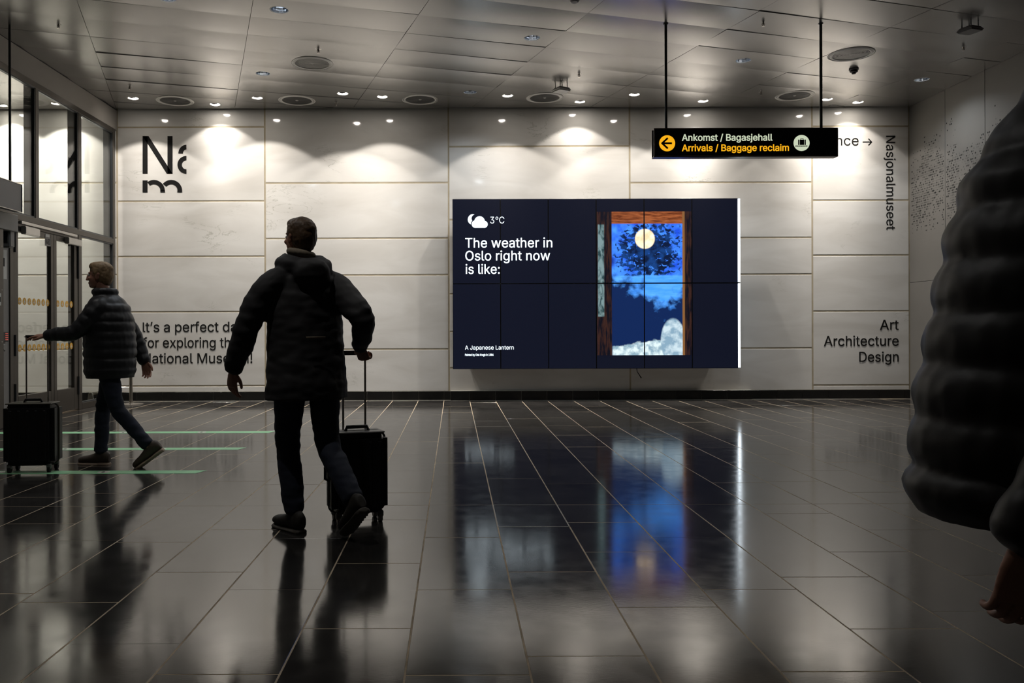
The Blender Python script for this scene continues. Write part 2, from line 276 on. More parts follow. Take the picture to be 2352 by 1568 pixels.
'O':(533,['311 -7 267 -7 223 -7 184 4 150 25 116 46 90 76 70 115 50 154 40 201 40 254 40 308 50 354 70 393 90 432 116 462 150 484 184 505 223 516 267 516 311 516 350 505 384 484 418 462 444 432 464 393 483 354 493 308 493 254 493 201 483 154 464 115 444 76 418 46 384 25 350 4','236 53 267 53 297 53 325 61 349 76 374 91 394 114 408 144 423 174 430 211 430 254 430 298 423 335 408 365 394 395 374 417 349 433 325 448 297 456 267 456 236 456 209 448 184 433 159 417 140 394 125 364 111 334 103 297 103 254 103 211 111 174 125 144 140 114 159 92 184 76 209 61']),
'P':(445,['82 0 60 0 60 170 60 339 60 509 118 509 177 509 235 509 274 509 307 502 332 487 358 473 377 454 390 430 402 405 409 378 409 348 409 317 402 290 390 265 377 241 358 222 332 207 307 193 274 186 235 186 193 186 151 186 109 186 109 205 109 224 109 242 150 242 191 242 233 242 259 242 281 247 297 256 313 265 325 278 333 294 341 310 344 328 344 348 344 368 341 386 333 402 325 417 313 430 297 439 280 448 259 452 232 452 196 452 160 452 125 452 125 301 125 151 125 0 103 0']),
'T':(449,['85 452 32 452 32 471 32 490 32 509 160 509 288 509 417 509 417 490 417 471 417 452 363 452 310 452 257 452 257 301 257 151 257 0 235 0 214 0 193 0 193 151 193 301 193 452 139 452']),
'a':(389,['182 -9 160 -9 136 -9 114 -4 94 5 75 14 59 27 48 45 36 62 30 83 30 108 30 130 35 147 43 161 52 175 63 185 78 193 92 201 108 207 125 211 143 215 160 218 178 220 201 223 219 225 234 227 248 228 258 231 265 235 272 239 276 245 276 255 276 255 276 256 276 257 276 272 273 286 267 297 261 308 252 316 240 322 228 328 213 331 196 331 178 331 162 328 149 322 136 317 126 309 118 301 110 292 104 283 100 274 80 280 61 285 41 291 50 314 62 332 79 346 95 360 113 369 133 375 153 381 173 384 194 384 208 384 223 383 239 379 255 376 271 370 286 360 301 351 313 338 322 320 332 303 337 280 337 251 337 168 337 84 337 0 317 0 297 0 277 0 277 17 277 35 277 52 275 52 274 52 272 52 268 43 261 34 252 25 243 15 230 7 215 1 200 -5','155 45 170 45 193 45 212 50 228 59 243 68 255 79 263 93 271 107 276 122 276 138 276 155 276 173 276 190 273 187 268 184 259 182 251 180 242 178 231 176 221 174 210 172 200 171 190 170 182 169 175 168 161 166 147 163 134 159 121 154 111 148 103 139 96 131 92 119 92 105 92 92 95 81 102 72 109 63 118 57 130 52 142 48']),
'b':(424,['261 -8 229 -8 206 -8 187 -4 172 4 158 12 146 21 138 31 129 42 123 51 118 59 116 59 114 59 112 59 112 39 112 20 112 0 92 0 72 0 53 0 53 170 53 339 53 509 73 509 93 509 114 509 114 446 114 382 114 319 115 319 117 319 118 319 123 327 129 336 137 346 145 356 157 365 171 373 186 381 205 384 229 384 261 384 289 376 313 361 337 345 356 322 370 293 383 263 390 229 390 189 390 149 383 114 370 84 356 55 337 32 313 16 289 0','197 47 220 47 244 47 263 53 279 66 295 78 308 95 316 117 324 138 328 162 328 189 328 216 324 240 316 261 308 282 296 299 280 311 264 324 244 330 220 330 197 330 177 324 161 312 145 300 133 284 125 263 117 242 113 217 113 189 113 161 117 136 125 115 133 94 146 77 162 65 178 53']),
'c':(396,['226 -8 207 -8 173 -8 143 0 117 16 91 33 71 56 56 85 41 114 34 149 34 187 34 227 41 262 56 291 71 321 91 343 117 360 143 376 173 384 207 384 226 384 243 382 260 377 276 372 292 365 305 356 319 347 330 335 340 322 350 309 357 294 362 277 342 272 322 267 303 262 300 272 296 281 290 289 285 297 278 305 270 311 262 317 253 322 242 325 232 328 220 330 207 330 182 330 161 323 145 310 129 297 116 280 108 258 100 237 96 213 96 187 96 162 100 139 108 117 116 96 129 79 145 66 161 53 182 46 207 46 220 46 232 48 243 52 253 55 263 60 271 66 279 72 286 80 292 89 297 97 301 107 304 117 324 112 343 107 363 102 358 85 351 70 341 56 332 43 320 31 306 21 293 12 277 4 261 -1 244 -6']),
'd':(424,['219 -8 195 -8 164 -8 136 0 111 16 87 32 68 55 55 84 41 114 34 149 34 189 34 229 41 263 55 293 69 322 88 345 112 361 136 376 164 384 196 384 219 384 238 381 253 373 268 365 279 356 287 346 296 336 302 327 306 319 308 319 309 319 311 319 311 382 311 446 311 509 331 509 351 509 372 509 372 339 372 170 372 0 352 0 332 0 313 0 313 20 313 39 313 59 311 59 309 59 307 59 302 51 295 42 287 31 278 21 267 12 252 4 238 -4','181 47 205 47 227 47 247 53 263 65 279 77 291 94 299 115 308 136 312 161 312 189 312 217 308 242 300 263 292 284 279 300 263 312 247 324 228 330 205 330 181 330 161 324 145 311 129 299 116 282 108 261 100 240 96 216 96 189 96 162 100 138 109 117 117 95 129 78 145 66 161 53']),
'e':(404,['238 -8 212 -8 175 -8 143 0 117 16 90 33 70 56 56 85 41 114 34 148 34 187 34 226 41 260 55 290 69 319 89 343 115 359 141 376 171 384 205 384 226 384 246 381 266 374 285 367 303 356 319 341 335 326 348 306 357 282 366 258 371 228 371 194 371 186 371 178 371 169 272 169 174 169 75 169 75 187 75 204 75 221 163 221 250 221 338 221 329 215 319 208 310 202 310 227 306 249 298 269 290 288 278 303 263 314 247 325 228 330 205 330 182 330 163 325 146 313 130 302 118 288 109 270 100 251 96 232 96 211 96 200 96 189 96 178 96 150 101 126 110 106 120 87 134 72 151 61 168 51 189 46 212 46 228 46 241 48 254 53 266 57 277 64 285 73 294 82 301 93 306 105 325 101 345 96 365 91 359 71 349 54 335 39 321 24 303 13 283 4 262 -4']),
'f':(254,['154 379 228 379 228 362 228 344 228 327 154 327 80 327 6 327 6 344 6 362 6 379 80 379','101 0 81 0 81 144 81 288 81 432 81 453 86 471 96 486 106 500 119 511 135 519 152 526 169 530 187 530 201 530 213 529 222 527 232 525 238 523 243 521 238 503 233 486 227 468 224 470 220 471 215 472 210 473 203 474 195 474 176 474 163 469 154 460 146 451 142 437 142 419 142 279 142 140 142 0 121 0']),
'g':(425,['238 -151 207 -151 179 -151 155 -147 134 -140 113 -132 96 -123 82 -110 69 -98 58 -84 51 -69 67 -60 84 -50 101 -41 107 -49 113 -57 122 -66 130 -75 141 -82 154 -88 168 -94 186 -97 207 -97 238 -97 263 -90 282 -75 302 -60 311 -37 311 -6 311 19 311 44 311 68 310 68 308 68 306 68 301 60 295 51 287 41 278 32 267 23 252 16 238 8 219 5 195 5 164 5 137 12 113 27 88 41 69 62 55 90 41 118 34 152 34 191 34 230 41 264 55 293 69 322 88 345 112 361 137 376 165 384 196 384 220 384 239 381 253 373 268 365 280 356 288 346 297 336 303 327 308 319 309 319 311 319 313 319 313 339 313 359 313 379 333 379 353 379 372 379 372 250 372 121 372 -9 372 -42 365 -69 350 -90 335 -111 316 -126 291 -136 266 -146','181 59 205 59 228 59 248 64 264 75 280 86 292 101 300 121 308 141 312 165 312 193 312 220 308 243 300 264 292 284 280 301 264 312 248 324 228 330 205 330 181 330 161 324 145 312 129 299 117 283 109 262 100 242 96 219 96 193 96 166 100 143 109 123 117 103 129 87 145 76 162 65']),
'h':(410,['114 249 114 227 114 151 114 76 114 0 93 0 73 0 53 0 53 170 53 339 53 509 73 509 93 509 114 509 114 435 114 361 114 287 110 287 106 287 102 287 114 322 131 347 152 362 174 377 199 384 227 384 253 384 276 379 295 369 315 358 330 342 341 321 352 299 357 273 357 240 357 160 357 80 357 0 337 0 316 0 296 0 296 78 296 157 296 235 296 265 288 288 273 304 258 321 237 329 210 329 192 329 175 325 161 317 146 309 135 298 126 283 118 267']),
'i':(167,['73 0 53 0 53 126 53 253 53 379 73 379 93 379 114 379 114 253 114 126 114 0 93 0','95 443 84 443 72 443 62 447 54 455 45 462 41 472 41 483 41 494 45 504 54 512 62 520 72 524 84 524 95 524 106 520 114 512 122 504 126 494 126 483 126 472 122 462 114 455 106 447']),
'j':(167,['53 243 53 379 73 379 93 379 114 379 114 243 114 106 114 -30 114 -53 110 -73 102 -90 93 -107 81 -120 65 -129 48 -138 28 -143 4 -143 -1 -143 -5 -143 -10 -143 -10 -124 -10 -105 -10 -87 -6 -87 -2 -87 2 -87 20 -87 32 -82 40 -72 49 -62 53 -48 53 -29 53 107','95 443 83 443 72 443 62 447 53 455 45 462 41 472 41 483 41 494 45 504 53 512 62 520 72 524 83 524 95 524 105 520 114 512 122 504 126 494 126 483 126 472 122 462 114 455 105 447']),
'k':(381,['132 158 110 137 110 162 110 187 110 212 113 212 117 212 121 212 175 268 230 323 284 379 310 379 335 379 360 379 301 319 243 259 184 199 182 199 179 199 177 199 155 178','73 0 53 0 53 170 53 339 53 509 73 509 93 509 114 509 114 339 114 170 114 0 93 0','320 0 294 0 245 62 197 124 148 186 162 200 177 214 191 229 252 152 312 76 372 0 346 0']),
'l':(189,['147 -2 139 -2 110 -2 88 5 74 20 60 35 53 57 53 84 53 226 53 367 53 509 73 509 93 509 114 509 114 372 114 235 114 99 114 81 116 69 120 62 125 55 133 52 146 52 152 52 157 52 160 53 164 53 167 54 170 54 173 37 177 20 181 3 175 1 169 0 162 -1 154 -2']),
'm':(610,['73 0 53 0 53 126 53 253 53 379 72 379 92 379 112 379 112 351 112 323 112 295 111 295 109 295 108 295 113 316 121 332 132 346 144 359 157 369 172 376 187 383 203 386 219 386 247 386 270 378 287 361 305 344 316 322 321 295 318 295 315 295 312 295 317 313 325 329 337 343 349 357 364 367 381 375 398 382 416 386 437 386 459 386 479 381 497 372 515 362 530 348 541 328 551 309 557 285 557 255 557 170 557 85 557 0 536 0 516 0 496 0 496 85 496 169 496 254 496 281 488 301 473 313 457 325 439 330 419 330 402 330 387 327 374 320 362 313 352 303 345 290 339 278 335 263 335 247 335 165 335 82 335 0 315 0 295 0 274 0 274 87 274 173 274 260 274 281 267 298 253 311 239 324 221 330 199 330 185 330 171 327 158 320 144 313 134 303 126 289 118 276 114 258 114 238 114 159 114 79 114 0 93 0']),
'n':(410,['114 249 114 227 114 151 114 76 114 0 93 0 73 0 53 0 53 126 53 253 53 379 72 379 92 379 112 379 112 349 112 318 112 287 109 287 106 287 102 287 114 322 131 347 152 362 174 377 199 384 227 384 253 384 276 379 295 369 314 358 330 342 341 321 352 299 357 273 357 240 357 160 357 80 357 0 337 0 316 0 296 0 296 78 296 157 296 235 296 265 288 288 273 304 258 321 237 329 210 329 192 329 175 325 161 317 146 309 135 298 126 283 118 267']),
'o':(415,['242 -8 207 -8 173 -8 143 0 117 16 91 33 71 56 56 85 41 114 34 149 34 187 34 227 41 262 56 291 71 321 91 343 117 360 143 376 173 384 207 384 242 384 273 376 299 360 325 343 345 321 359 291 374 262 381 227 381 187 381 149 374 114 359 85 345 56 325 33 299 16 273 0','182 46 207 46 233 46 254 53 270 66 287 79 299 96 307 117 315 139 319 162 319 187 319 213 315 236 307 258 299 280 287 297 270 310 254 323 233 330 207 330 182 330 161 323 145 310 129 297 116 280 108 258 100 237 96 213 96 187 96 162 100 139 108 117 116 96 129 79 145 66 161 53']),
'p':(424,['73 -143 53 -143 53 31 53 205 53 379 72 379 92 379 112 379 112 359 112 339 112 319 114 319 116 319 118 319 123 327 129 336 137 346 145 356 157 365 171 373 186 381 205 384 229 384 261 384 289 376 313 361 337 345 356 322 370 293 383 263 390 229 390 189 390 149 383 114 370 84 356 55 337 32 313 16 289 0 261 -8 229 -8 206 -8 187 -4 173 4 158 12 146 21 138 31 130 42 123 51 118 59 117 59 115 59 114 59 114 -8 114 -76 114 -143 93 -143','197 47 220 47 244 47 263 53 279 66 295 78 308 95 316 117 324 138 328 162 328 189 328 216 324 240 316 261 308 282 296 299 280 311 264 324 244 330 220 330 197 330 177 324 161 312 145 300 133 284 125 263 117 242 113 217 113 189 113 161 117 136 125 115 133 94 146 77 162 65 178 53']),
'r':(259,['73 0 53 0 53 126 53 253 53 379 72 379 92 379 112 379 112 360 112 340 112 321 113 321 114 321 115 321 122 340 135 355 152 367 170 379 190 385 213 385 218 385 223 385 229 384 235 384 240 384 243 384 243 363 243 343 243 322 242 323 237 323 230 324 223 325 215 326 207 326 189 326 173 322 159 315 145 307 134 297 126 284 118 270 114 255 114 237 114 158 114 79 114 0 93 0']),
's':(365,['211 -8 182 -8 156 -8 133 -4 112 3 92 11 75 23 62 38 49 53 40 72 36 94 55 98 74 102 94 107 99 86 109 70 124 60 139 50 158 45 181 45 208 45 229 51 244 62 260 74 268 87 268 103 268 116 263 127 254 136 245 144 231 151 212 155 191 160 170 165 149 170 115 178 89 191 72 208 55 225 47 247 47 274 47 296 53 315 65 332 77 348 94 361 115 370 136 380 160 384 187 384 213 384 235 380 254 372 272 365 287 353 299 339 310 325 319 309 324 290 305 286 287 281 268 277 263 292 255 304 243 316 230 327 212 333 187 333 165 333 146 327 131 317 116 306 109 293 109 277 109 263 114 252 124 243 134 235 150 228 172 223 191 218 210 214 229 209 264 201 290 188 306 171 323 154 331 133 331 107 331 84 325 64 312 47 300 30 282 16 260 6 237 -3']),
't':(227,['138 379 204 379 204 362 204 344 204 327 138 327 72 327 6 327 6 344 6 362 6 379 72 379','65 345 65 471 85 471 106 471 126 471 126 347 126 222 126 98 126 81 129 69 136 61 143 54 154 50 170 50 174 50 179 50 185 51 191 52 197 53 202 54 206 36 209 19 213 2 207 0 200 -2 192 -3 184 -4 176 -4 168 -4 136 -4 110 4 92 21 74 38 65 62 65 93 65 219']),
'u':(410,['211 -5 182 -5 157 -5 134 0 115 11 95 21 80 37 69 59 58 80 53 107 53 139 53 219 53 299 53 379 73 379 93 379 114 379 114 301 114 222 114 144 114 114 121 91 137 75 152 58 173 50 200 50 218 50 235 54 249 62 264 70 275 81 283 97 292 112 296 131 296 153 296 228 296 304 296 379 316 379 337 379 357 379 357 253 357 126 357 0 337 0 318 0 298 0 298 31 298 61 298 92 301 92 304 92 307 92 295 57 279 32 257 17 235 2']),
'v':(389,['184 0 163 0 114 126 66 253 17 379 40 379 62 379 84 379 111 305 138 230 165 155 174 132 181 110 187 87 193 64 199 42 206 21 198 21 191 21 184 21 191 42 197 64 203 87 209 110 216 132 224 155 251 230 278 305 305 379 327 379 349 379 371 379 323 253 275 126 226 0 205 0']),
'w':(567,['158 0 138 0 99 126 61 253 23 379 44 379 66 379 87 379 103 324 118 269 133 214 140 191 147 165 154 137 161 108 168 76 175 41 172 41 168 41 165 41 172 75 179 106 186 135 193 163 199 190 206 214 221 269 237 324 252 379 273 379 295 379 316 379 332 324 347 269 362 214 368 190 375 164 382 136 388 107 395 76 402 41 399 41 395 41 391 41 399 75 406 107 413 135 420 164 427 190 434 214 449 269 465 324 480 379 502 379 523 379 545 379 506 253 468 126 429 0 409 0 389 0 368 0 352 57 335 114 319 172 314 189 309 207 305 225 300 243 295 261 291 280 286 299 281 318 277 338 281 338 286 338 291 338 286 319 281 299 277 280 272 261 267 243 263 225 258 206 253 189 248 172 231 114 215 57 199 0 178 0']),
'x':(379,['44 0 21 0 71 73 121 145 171 218 171 202 171 187 171 171 124 240 76 310 29 379 52 379 76 379 100 379 116 355 132 330 147 306 160 287 170 270 179 253 188 237 198 221 207 206 197 206 186 206 175 206 185 221 194 237 202 253 211 270 221 287 233 306 249 330 266 355 282 379 305 379 328 379 352 379 304 309 256 239 209 169 209 184 209 199 209 214 258 143 308 71 358 0 334 0 310 0 287 0 268 28 249 57 231 85 219 103 209 120 200 136 191 152 182 167 173 182 183 182 194 182 205 182 195 167 186 152 178 136 170 120 160 103 148 85 129 57 110 28 91 0 68 0']),
'y':(389,['51 -140 47 -139 52 -121 57 -103 61 -86 65 -86 68 -87 71 -87 83 -90 94 -91 104 -89 114 -87 122 -82 130 -74 138 -66 145 -53 151 -36 155 -24 159 -13 163 -1 114 126 66 252 17 379 40 379 62 379 84 379 111 305 138 230 165 155 174 132 181 109 187 87 193 64 199 42 206 21 198 21 191 21 184 21 190 42 196 64 202 87 209 110 216 132 224 155 251 230 278 305 305 379 327 379 349 379 371 379 316 234 260 88 204 -58 196 -78 187 -94 177 -107 166 -120 153 -129 139 -136 125 -142 109 -145 91 -145 81 -145 72 -144 65 -143 57 -142']),
'|':(230,['124 673 141 673 141 394 141 115 141 -164 124 -164 106 -164 88 -164 88 115 88 394 88 673 106 673']),
'°':(316,['179 283 158 283 137 283 118 288 101 298 83 309 69 322 59 340 48 357 43 376 43 397 43 419 48 438 59 455 69 473 83 487 101 497 118 508 137 513 158 513 179 513 198 508 216 497 233 487 247 473 257 455 268 438 273 419 273 397 273 376 268 357 257 340 247 322 233 309 216 298 198 288','147 334 158 334 170 334 181 337 190 343 200 348 207 356 213 366 219 375 222 386 222 397 222 409 219 420 213 430 207 439 200 447 190 453 181 459 170 462 158 462 147 462 136 459 126 453 116 447 109 439 103 430 97 420 95 409 95 397 95 386 97 375 103 366 109 356 116 348 126 343 136 337']),
'’':(177,['67 318 52 318 62 382 72 445 82 509 105 509 128 509 151 509 133 445 116 382 98 318 83 318']),
'→':(665,['448 74 374 0 361 13 348 26 335 40 359 64 383 87 407 111 416 120 426 129 436 138 446 148 457 157 468 166 480 176 490 185 501 193 511 202 521 209 530 216 527 212 524 208 521 205 512 203 503 201 493 200 484 198 474 197 465 196 455 195 446 194 436 194 320 194 203 194 86 194 86 213 86 232 86 251 203 251 320 251 436 251 446 251 455 250 465 249 474 248 484 247 493 246 503 244 512 243 521 241 524 237 527 233 530 229 518 238 505 249 490 261 476 273 461 285 447 298 432 310 419 322 407 334 383 358 359 382 335 406 348 419 361 432 374 445 448 371 523 297 597 223 523 148']),
}
# ---------------------------------------------------------------- lettering from outlines
def bez_poly(r, x, k):
    a = [int(q) / 1000 for q in r.split()]; n = len(a) // 6; out = []
    P6 = [a[i * 6:i * 6 + 6] for i in range(n)]
    for i in range(n):
        p, q = P6[i], P6[(i + 1) % n]; c = [(p[2], p[3]), (p[4], p[5]), (q[0], q[1]), (q[2], q[3])]
        d = abs((c[3][0] - c[0][0]) * (c[1][1] - c[0][1]) - (c[3][1] - c[0][1]) * (c[1][0] - c[0][0])) + abs((c[3][0] - c[0][0]) * (c[2][1] - c[0][1]) - (c[3][1] - c[0][1]) * (c[2][0] - c[0][0]))
        m = 1 if d < 2e-4 else 5
        for j in range(m):
            t = j / m; u = 1 - t
            out.append((x + u ** 3 * c[0][0] + 3 * u * u * t * c[1][0] + 3 * u * t * t * c[2][0] + t ** 3 * c[3][0],
                        k * (u ** 3 * c[0][1] + 3 * u * u * t * c[1][1] + 3 * u * t * t * c[2][1] + t ** 3 * c[3][1])))
    res = [p for i, p in enumerate(out) if math.dist(p, out[i - 1]) > 1e-4]
    return res
def grow(poly, w, sgn):
    if not w: return poly
    n = len(poly); out = []
    for i in range(n):
        a, b, c = Vector(poly[i - 1]), Vector(poly[i]), Vector(poly[(i + 1) % n])
        d1, d2 = (b - a).normalized(), (c - b).normalized(); n1, n2 = Vector((d1.y, -d1.x)), Vector((d2.y, -d2.x))
        m = n1 + n2; m = m.normalized() if m.length > 1e-5 else n1; s = 1 / max(.5, m.dot(n1)); q = b + m * w * s * sgn; out.append((q.x, q.y))
    return out
def fill(polys):
    """trapezoids covering the nonzero-winding inside of closed outlines"""
    E_ = []; ys = set()
    for p in polys:
        for i in range(len(p)):
            a, b = p[i], p[(i + 1) % len(p)]; ys.add(round(a[1], 5))
            if abs(a[1] - b[1]) > 1e-6: E_.append((a, b))
    for i in range(len(E_)):
        (a, b) = E_[i]
        for j in range(i + 1, len(E_)):
            (c, d) = E_[j]
            if max(a[0], b[0]) < min(c[0], d[0]) or max(c[0], d[0]) < min(a[0], b[0]) or max(a[1], b[1]) < min(c[1], d[1]) or max(c[1], d[1]) < min(a[1], b[1]): continue
            rx, ry, sx, sy = b[0] - a[0], b[1] - a[1], d[0] - c[0], d[1] - c[1]; den = rx * sy - ry * sx
            if abs(den) < 1e-12: continue
            t = ((c[0] - a[0]) * sy - (c[1] - a[1]) * sx) / den; u = ((c[0] - a[0]) * ry - (c[1] - a[1]) * rx) / den
            if 0 < t < 1 and 0 < u < 1: ys.add(round(a[1] + t * ry, 5))
    ys = sorted(ys); out = []
    for y0, y1 in zip(ys, ys[1:]):
        if y1 - y0 < 2e-5: continue
        ym = (y0 + y1) / 2; cr = []
        for a, b in E_:
            if min(a[1], b[1]) < ym < max(a[1], b[1]):
                f = lambda y: a[0] + (b[0] - a[0]) * (y - a[1]) / (b[1] - a[1])
                cr.append((f(ym), f(y0), f(y1), 1 if b[1] > a[1] else -1))
        cr.sort(); w = 0
        for c in cr:
            if w == 0: st = c
            w += c[3]
            if w == 0 and c[0] - st[0] > 1e-5: out.append([(st[1], y0), (c[1], y0), (c[2], y1), (st[2], y1)])
    return out
def text_mesh(line, weight=0.0):
    """one line of lettering, baseline at 0, from x 0, capitals 0.509 high; quads over the inside, right way out"""
    x = 0.0; quads = []
    for ch in line:
        if ch == ' ': x += 0.188; continue
        adv, rows = G['l' if ch == 'I' else ch]; k = 0.955 if ch == 'I' else 1.0
        polys = [bez_poly(r, x, k) for r in rows]
        big = max(polys, key=lambda p: max(q[0] for q in p) - min(q[0] for q in p))
        area = sum(big[i - 1][0] * big[i][1] - big[i][0] * big[i - 1][1] for i in range(len(big)))
        quads += fill([grow(p, weight, 1 if area > 0 else -1) for p in polys]); x += adv / 1000
    vs = []; fs = []; idx = {}
    for q in quads:
        f = []
        for p in q:
            kk = (round(p[0], 4), round(p[1], 4))
            if kk not in idx: idx[kk] = len(vs); vs.append(Vector((p[0], p[1], 0)))
            if not f or f[-1] != idx[kk]: f.append(idx[kk])
        if f[0] == f[-1]: f.pop()
        if len(set(f)) > 2: fs.append(tuple(f))
    return vs, fs
def lettering(line, Y, cap_px, weight=0.0, depth=0.003):
    """(text, x0 px, baseline px, x1 px) -> an MB of raised lettering standing proud of plane Y"""
    t, x0, yb, x1 = line; mb = MB()
    vs, fs = text_mesh(t, weight)
    lo = min(v.x for v in vs); hi = max(v.x for v in vs)
    A = P(x0, yb, Y); B = P(x1, yb, Y); sx = (B.x - A.x) / (hi - lo); sz = cap_px * Y / F / 0.509; n = len(vs)
    mb.add([(A.x + (v.x - lo) * sx, Y - depth, A.z + v.y * sz) for v in vs] + [(A.x + (v.x - lo) * sx, Y, A.z + v.y * sz) for v in vs],
           fs + [(f[i], f[i] + n, f[(i + 1) % len(f)] + n, f[(i + 1) % len(f)]) for f in fs for i in ((1, 3) if len(f) == 4 else ())])
    return mb
# ---------------------------------------------------------------- floor: tiles laid in columns running to the wall
TW = 0.4088; GAP = 0.0065
floor = struct('floor', MB().box(-9.6, XR + .05, -3, 13.5, -0.06, -0.0003).mesh('floor', M['floor_grout']))
def chamfer_tile(w, d, c=0.0007, h=0.02):
    x0, x1, y0, y1 = 0, w, 0, d
    top = [(x0 + c, y0 + c, 0), (x1 - c, y0 + c, 0), (x1 - c, y1 - c, 0), (x0 + c, y1 - c, 0)]
    mid = [(x0, y0, -c), (x1, y0, -c), (x1, y1, -c), (x0, y1, -c)]; bot = [(x, y, -h) for x, y, z in mid]
    return MB().add(top + mid + bot, [(0, 1, 2, 3)] + [(i + 4, (i + 1) % 4 + 4, (i + 1) % 4, i) for i in range(4)] + [(i + 8, (i + 1) % 4 + 8, (i + 1) % 4 + 4, i + 4) for i in range(4)])
YROW = 5.352                                                # one straight joint runs across the whole hall here
fH = F * H
near = {-1: (1234.4, 1354.4, 1550), 0: (1210, 1313.6, 1507.8), 1: (1200.4, 1268.7, 1396), -2: (1193, 1293, 1442.5), -3: (1236, 1353, 1546.6),
        -4: (1214.6, 1311.6, 1476.5), -5: (1242.5, 1380), 3: (1327.7, 1447)}
far = {0: (1099.5, 980, 966.8), -1: (1063, 1004), 1: (1111.7,), 2: (1103.5,), 3: (1064.8,)}
tiles = []
TL = 0.885
for c in range(-14, 18):
    x0 = 0.245 + TW * c; x1 = x0 + TW
    x0 = max(x0, XL); x1 = min(x1, XR)
    if x1 - x0 < 0.02: continue
    js = [YROW]
    y = YROW
    for q in near.get(c, ()): y = fH / (q - CY); js.append(y)
    if len(js) == 1: y = YROW - rnd.uniform(.3, 1) * TL; js.append(y)
    while y > -2.9: y -= TL * rnd.uniform(.97, 1.03); js.append(max(y, -2.95))
    js2 = []; y = YROW
    for q in far.get(c, ()): y = fH / (q - CY); js2.append(y)
    if not js2: y = YROW + rnd.uniform(.3, 1) * TL; js2.append(y)
    while y < WALLY - .05:
        y = y + TL * rnd.uniform(.97, 1.03)
        js2.append(min(y, WALLY))
    js = sorted(set(js + js2))
    for a, b in zip(js, js[1:]):
        if b - a > 0.03: tiles.append((c, x0, x1, a, b))
def seen_area(t):
    c, x0, x1, a, b = t; n = 0
    for i in range(4):
        for j in range(4):
            x = x0 + (x1 - x0) * (i + .5) / 4; y = a + (b - a) * (j + .5) / 4
            if y < 2.4: continue
            u = CX + F * x / y
            if 0 < u < 2352 and CY + fH / y < 1568: n += (x1 - x0) * (b - a) / 16 * F * F * H / y ** 3
    return n
tiles.sort(key=seen_area, reverse=True)
shared = {}
rest = MB()
for i, (c, x0, x1, a, b) in enumerate(tiles):
    w = round(x1 - x0 - GAP, 3); d = round(b - a - GAP, 2)
    if i < 300 and seen_area(tiles[i]) > 60:
        if (w, d) not in shared: shared[(w, d)] = chamfer_tile(w, b - a - GAP).mesh('floor_tile', M['tile'])
        o = link('tile', shared[(w, d)], floor, loc=(x0 + GAP / 2, a + GAP / 2, rnd.uniform(0, .0004)))
        o.rotation_euler = (rnd.uniform(-1, 1) * 2e-4, rnd.uniform(-1, 1) * 2e-4, 0)
    else:
        t = chamfer_tile(x1 - x0 - GAP, b - a - GAP); rest.add([v + Vector((x0 + GAP / 2, a + GAP / 2, 0)) for v in t.v], t.f)
for k in range(-23, -13):                                    # the room behind the glass
    x0 = 0.245 + TW * k; x1 = min(x0 + TW, XL - .15)
    y = 4.0 + rnd.random() * .5
    while y < WALLY and x1 > x0 + .05:
        y2 = min(y + TL, WALLY); t = chamfer_tile(x1 - x0 - GAP, y2 - y - GAP); rest.add([v + Vector((x0, y, 0)) for v in t.v], t.f); y = y2
o = rest.build('distant_tiles', M['tile'], floor); o['kind'] = 'stuff'

for ya, yb in ((fH / (1210 - CY), YROW), (fH / (980 - CY), fH / (966.8 - CY))):       # access covers with pale metal edging
    xa, xb = .245, .245 + TW; m_ = MB()
    for q in ((xa, xb, ya - .002, ya + .004), (xa, xb, yb - .004, yb + .002), (xa - .002, xa + .004, ya, yb), (xb - .004, xb + .002, ya, yb)): m_.box(*q, -.001, .0013)
    m_.build('cover_edging', M['sealant'], floor)
# ---------------------------------------------------------------- back wall: polished marble slabs in beige joints
def slab(x0, x1, z0, z1, g=0.013, c=0.003, d=0.02):
    w, h = x1 - x0 - 2 * g, z1 - z0 - 2 * g
    f = [(c, -0, c), (w - c, 0, c), (w - c, 0, h - c), (c, 0, h - c)]; m_ = [(0, c, 0), (w, c, 0), (w, c, h), (0, c, h)]; b = [(x, d, z) for x, y, z in m_]
    return MB().add(f + m_ + b, [(0, 1, 2, 3)] + [(i + 4, (i + 1) % 4 + 4, (i + 1) % 4, i) for i in range(4)] + [(i + 8, (i + 1) % 4 + 8, (i + 1) % 4 + 4, i + 4) for i in range(4)]), (x0 + g, WALLY, z0 + g)
wall_back = struct('wall_back', MB().box(-9.6, XR + .1, WALLY + .0028, WALLY + .2, 0, CEIL + .35).mesh('wall_back', M['grout']))
cols = [(271, 609, (292, 462, 589, 716, 886)), (609, 1031, (420, 547.5, 631.5, 802)), (1031, 1447, (336, 504, 674, 761, 844)),
        (1447, 1866, (419, 546, 630, 799.5)), (1866, 2091, (290, 460, 586, 714, 884))]
TOPZ = CEIL + .05
for (xa, xb, ys) in cols:
    X0 = XL if xa == 271 else P(xa, 600, WALLY).x; X1 = XR if xb == 2091 else P(xb, 600, WALLY).x
    zs = [TOPZ] + [P((xa + xb) / 2, y, WALLY).z for y in ys] + [0.14]
    for zt, zb in zip(zs, zs[1:]):
        mb, loc = slab(X0, X1, zb, zt); link('marble_slab', mb.mesh('marble_slab', M['marble']), wall_back, loc=loc)
X1 = XL
for k in range(2):                                          # the same wall carries on behind the glass
    X0 = X1 - (2.93 if k == 0 else 1.2); zs = [TOPZ] + [P(150, y, WALLY).z for y in ((420, 547, 631, 802), (292, 462, 589, 716))[k]] + [.14]
    for zt, zb in zip(zs, zs[1:]):
        mb, loc = slab(X0, X1, zb, zt); link('marble_slab', mb.mesh('marble_slab', M['marble']), wall_back, loc=loc)
    X1 = X0
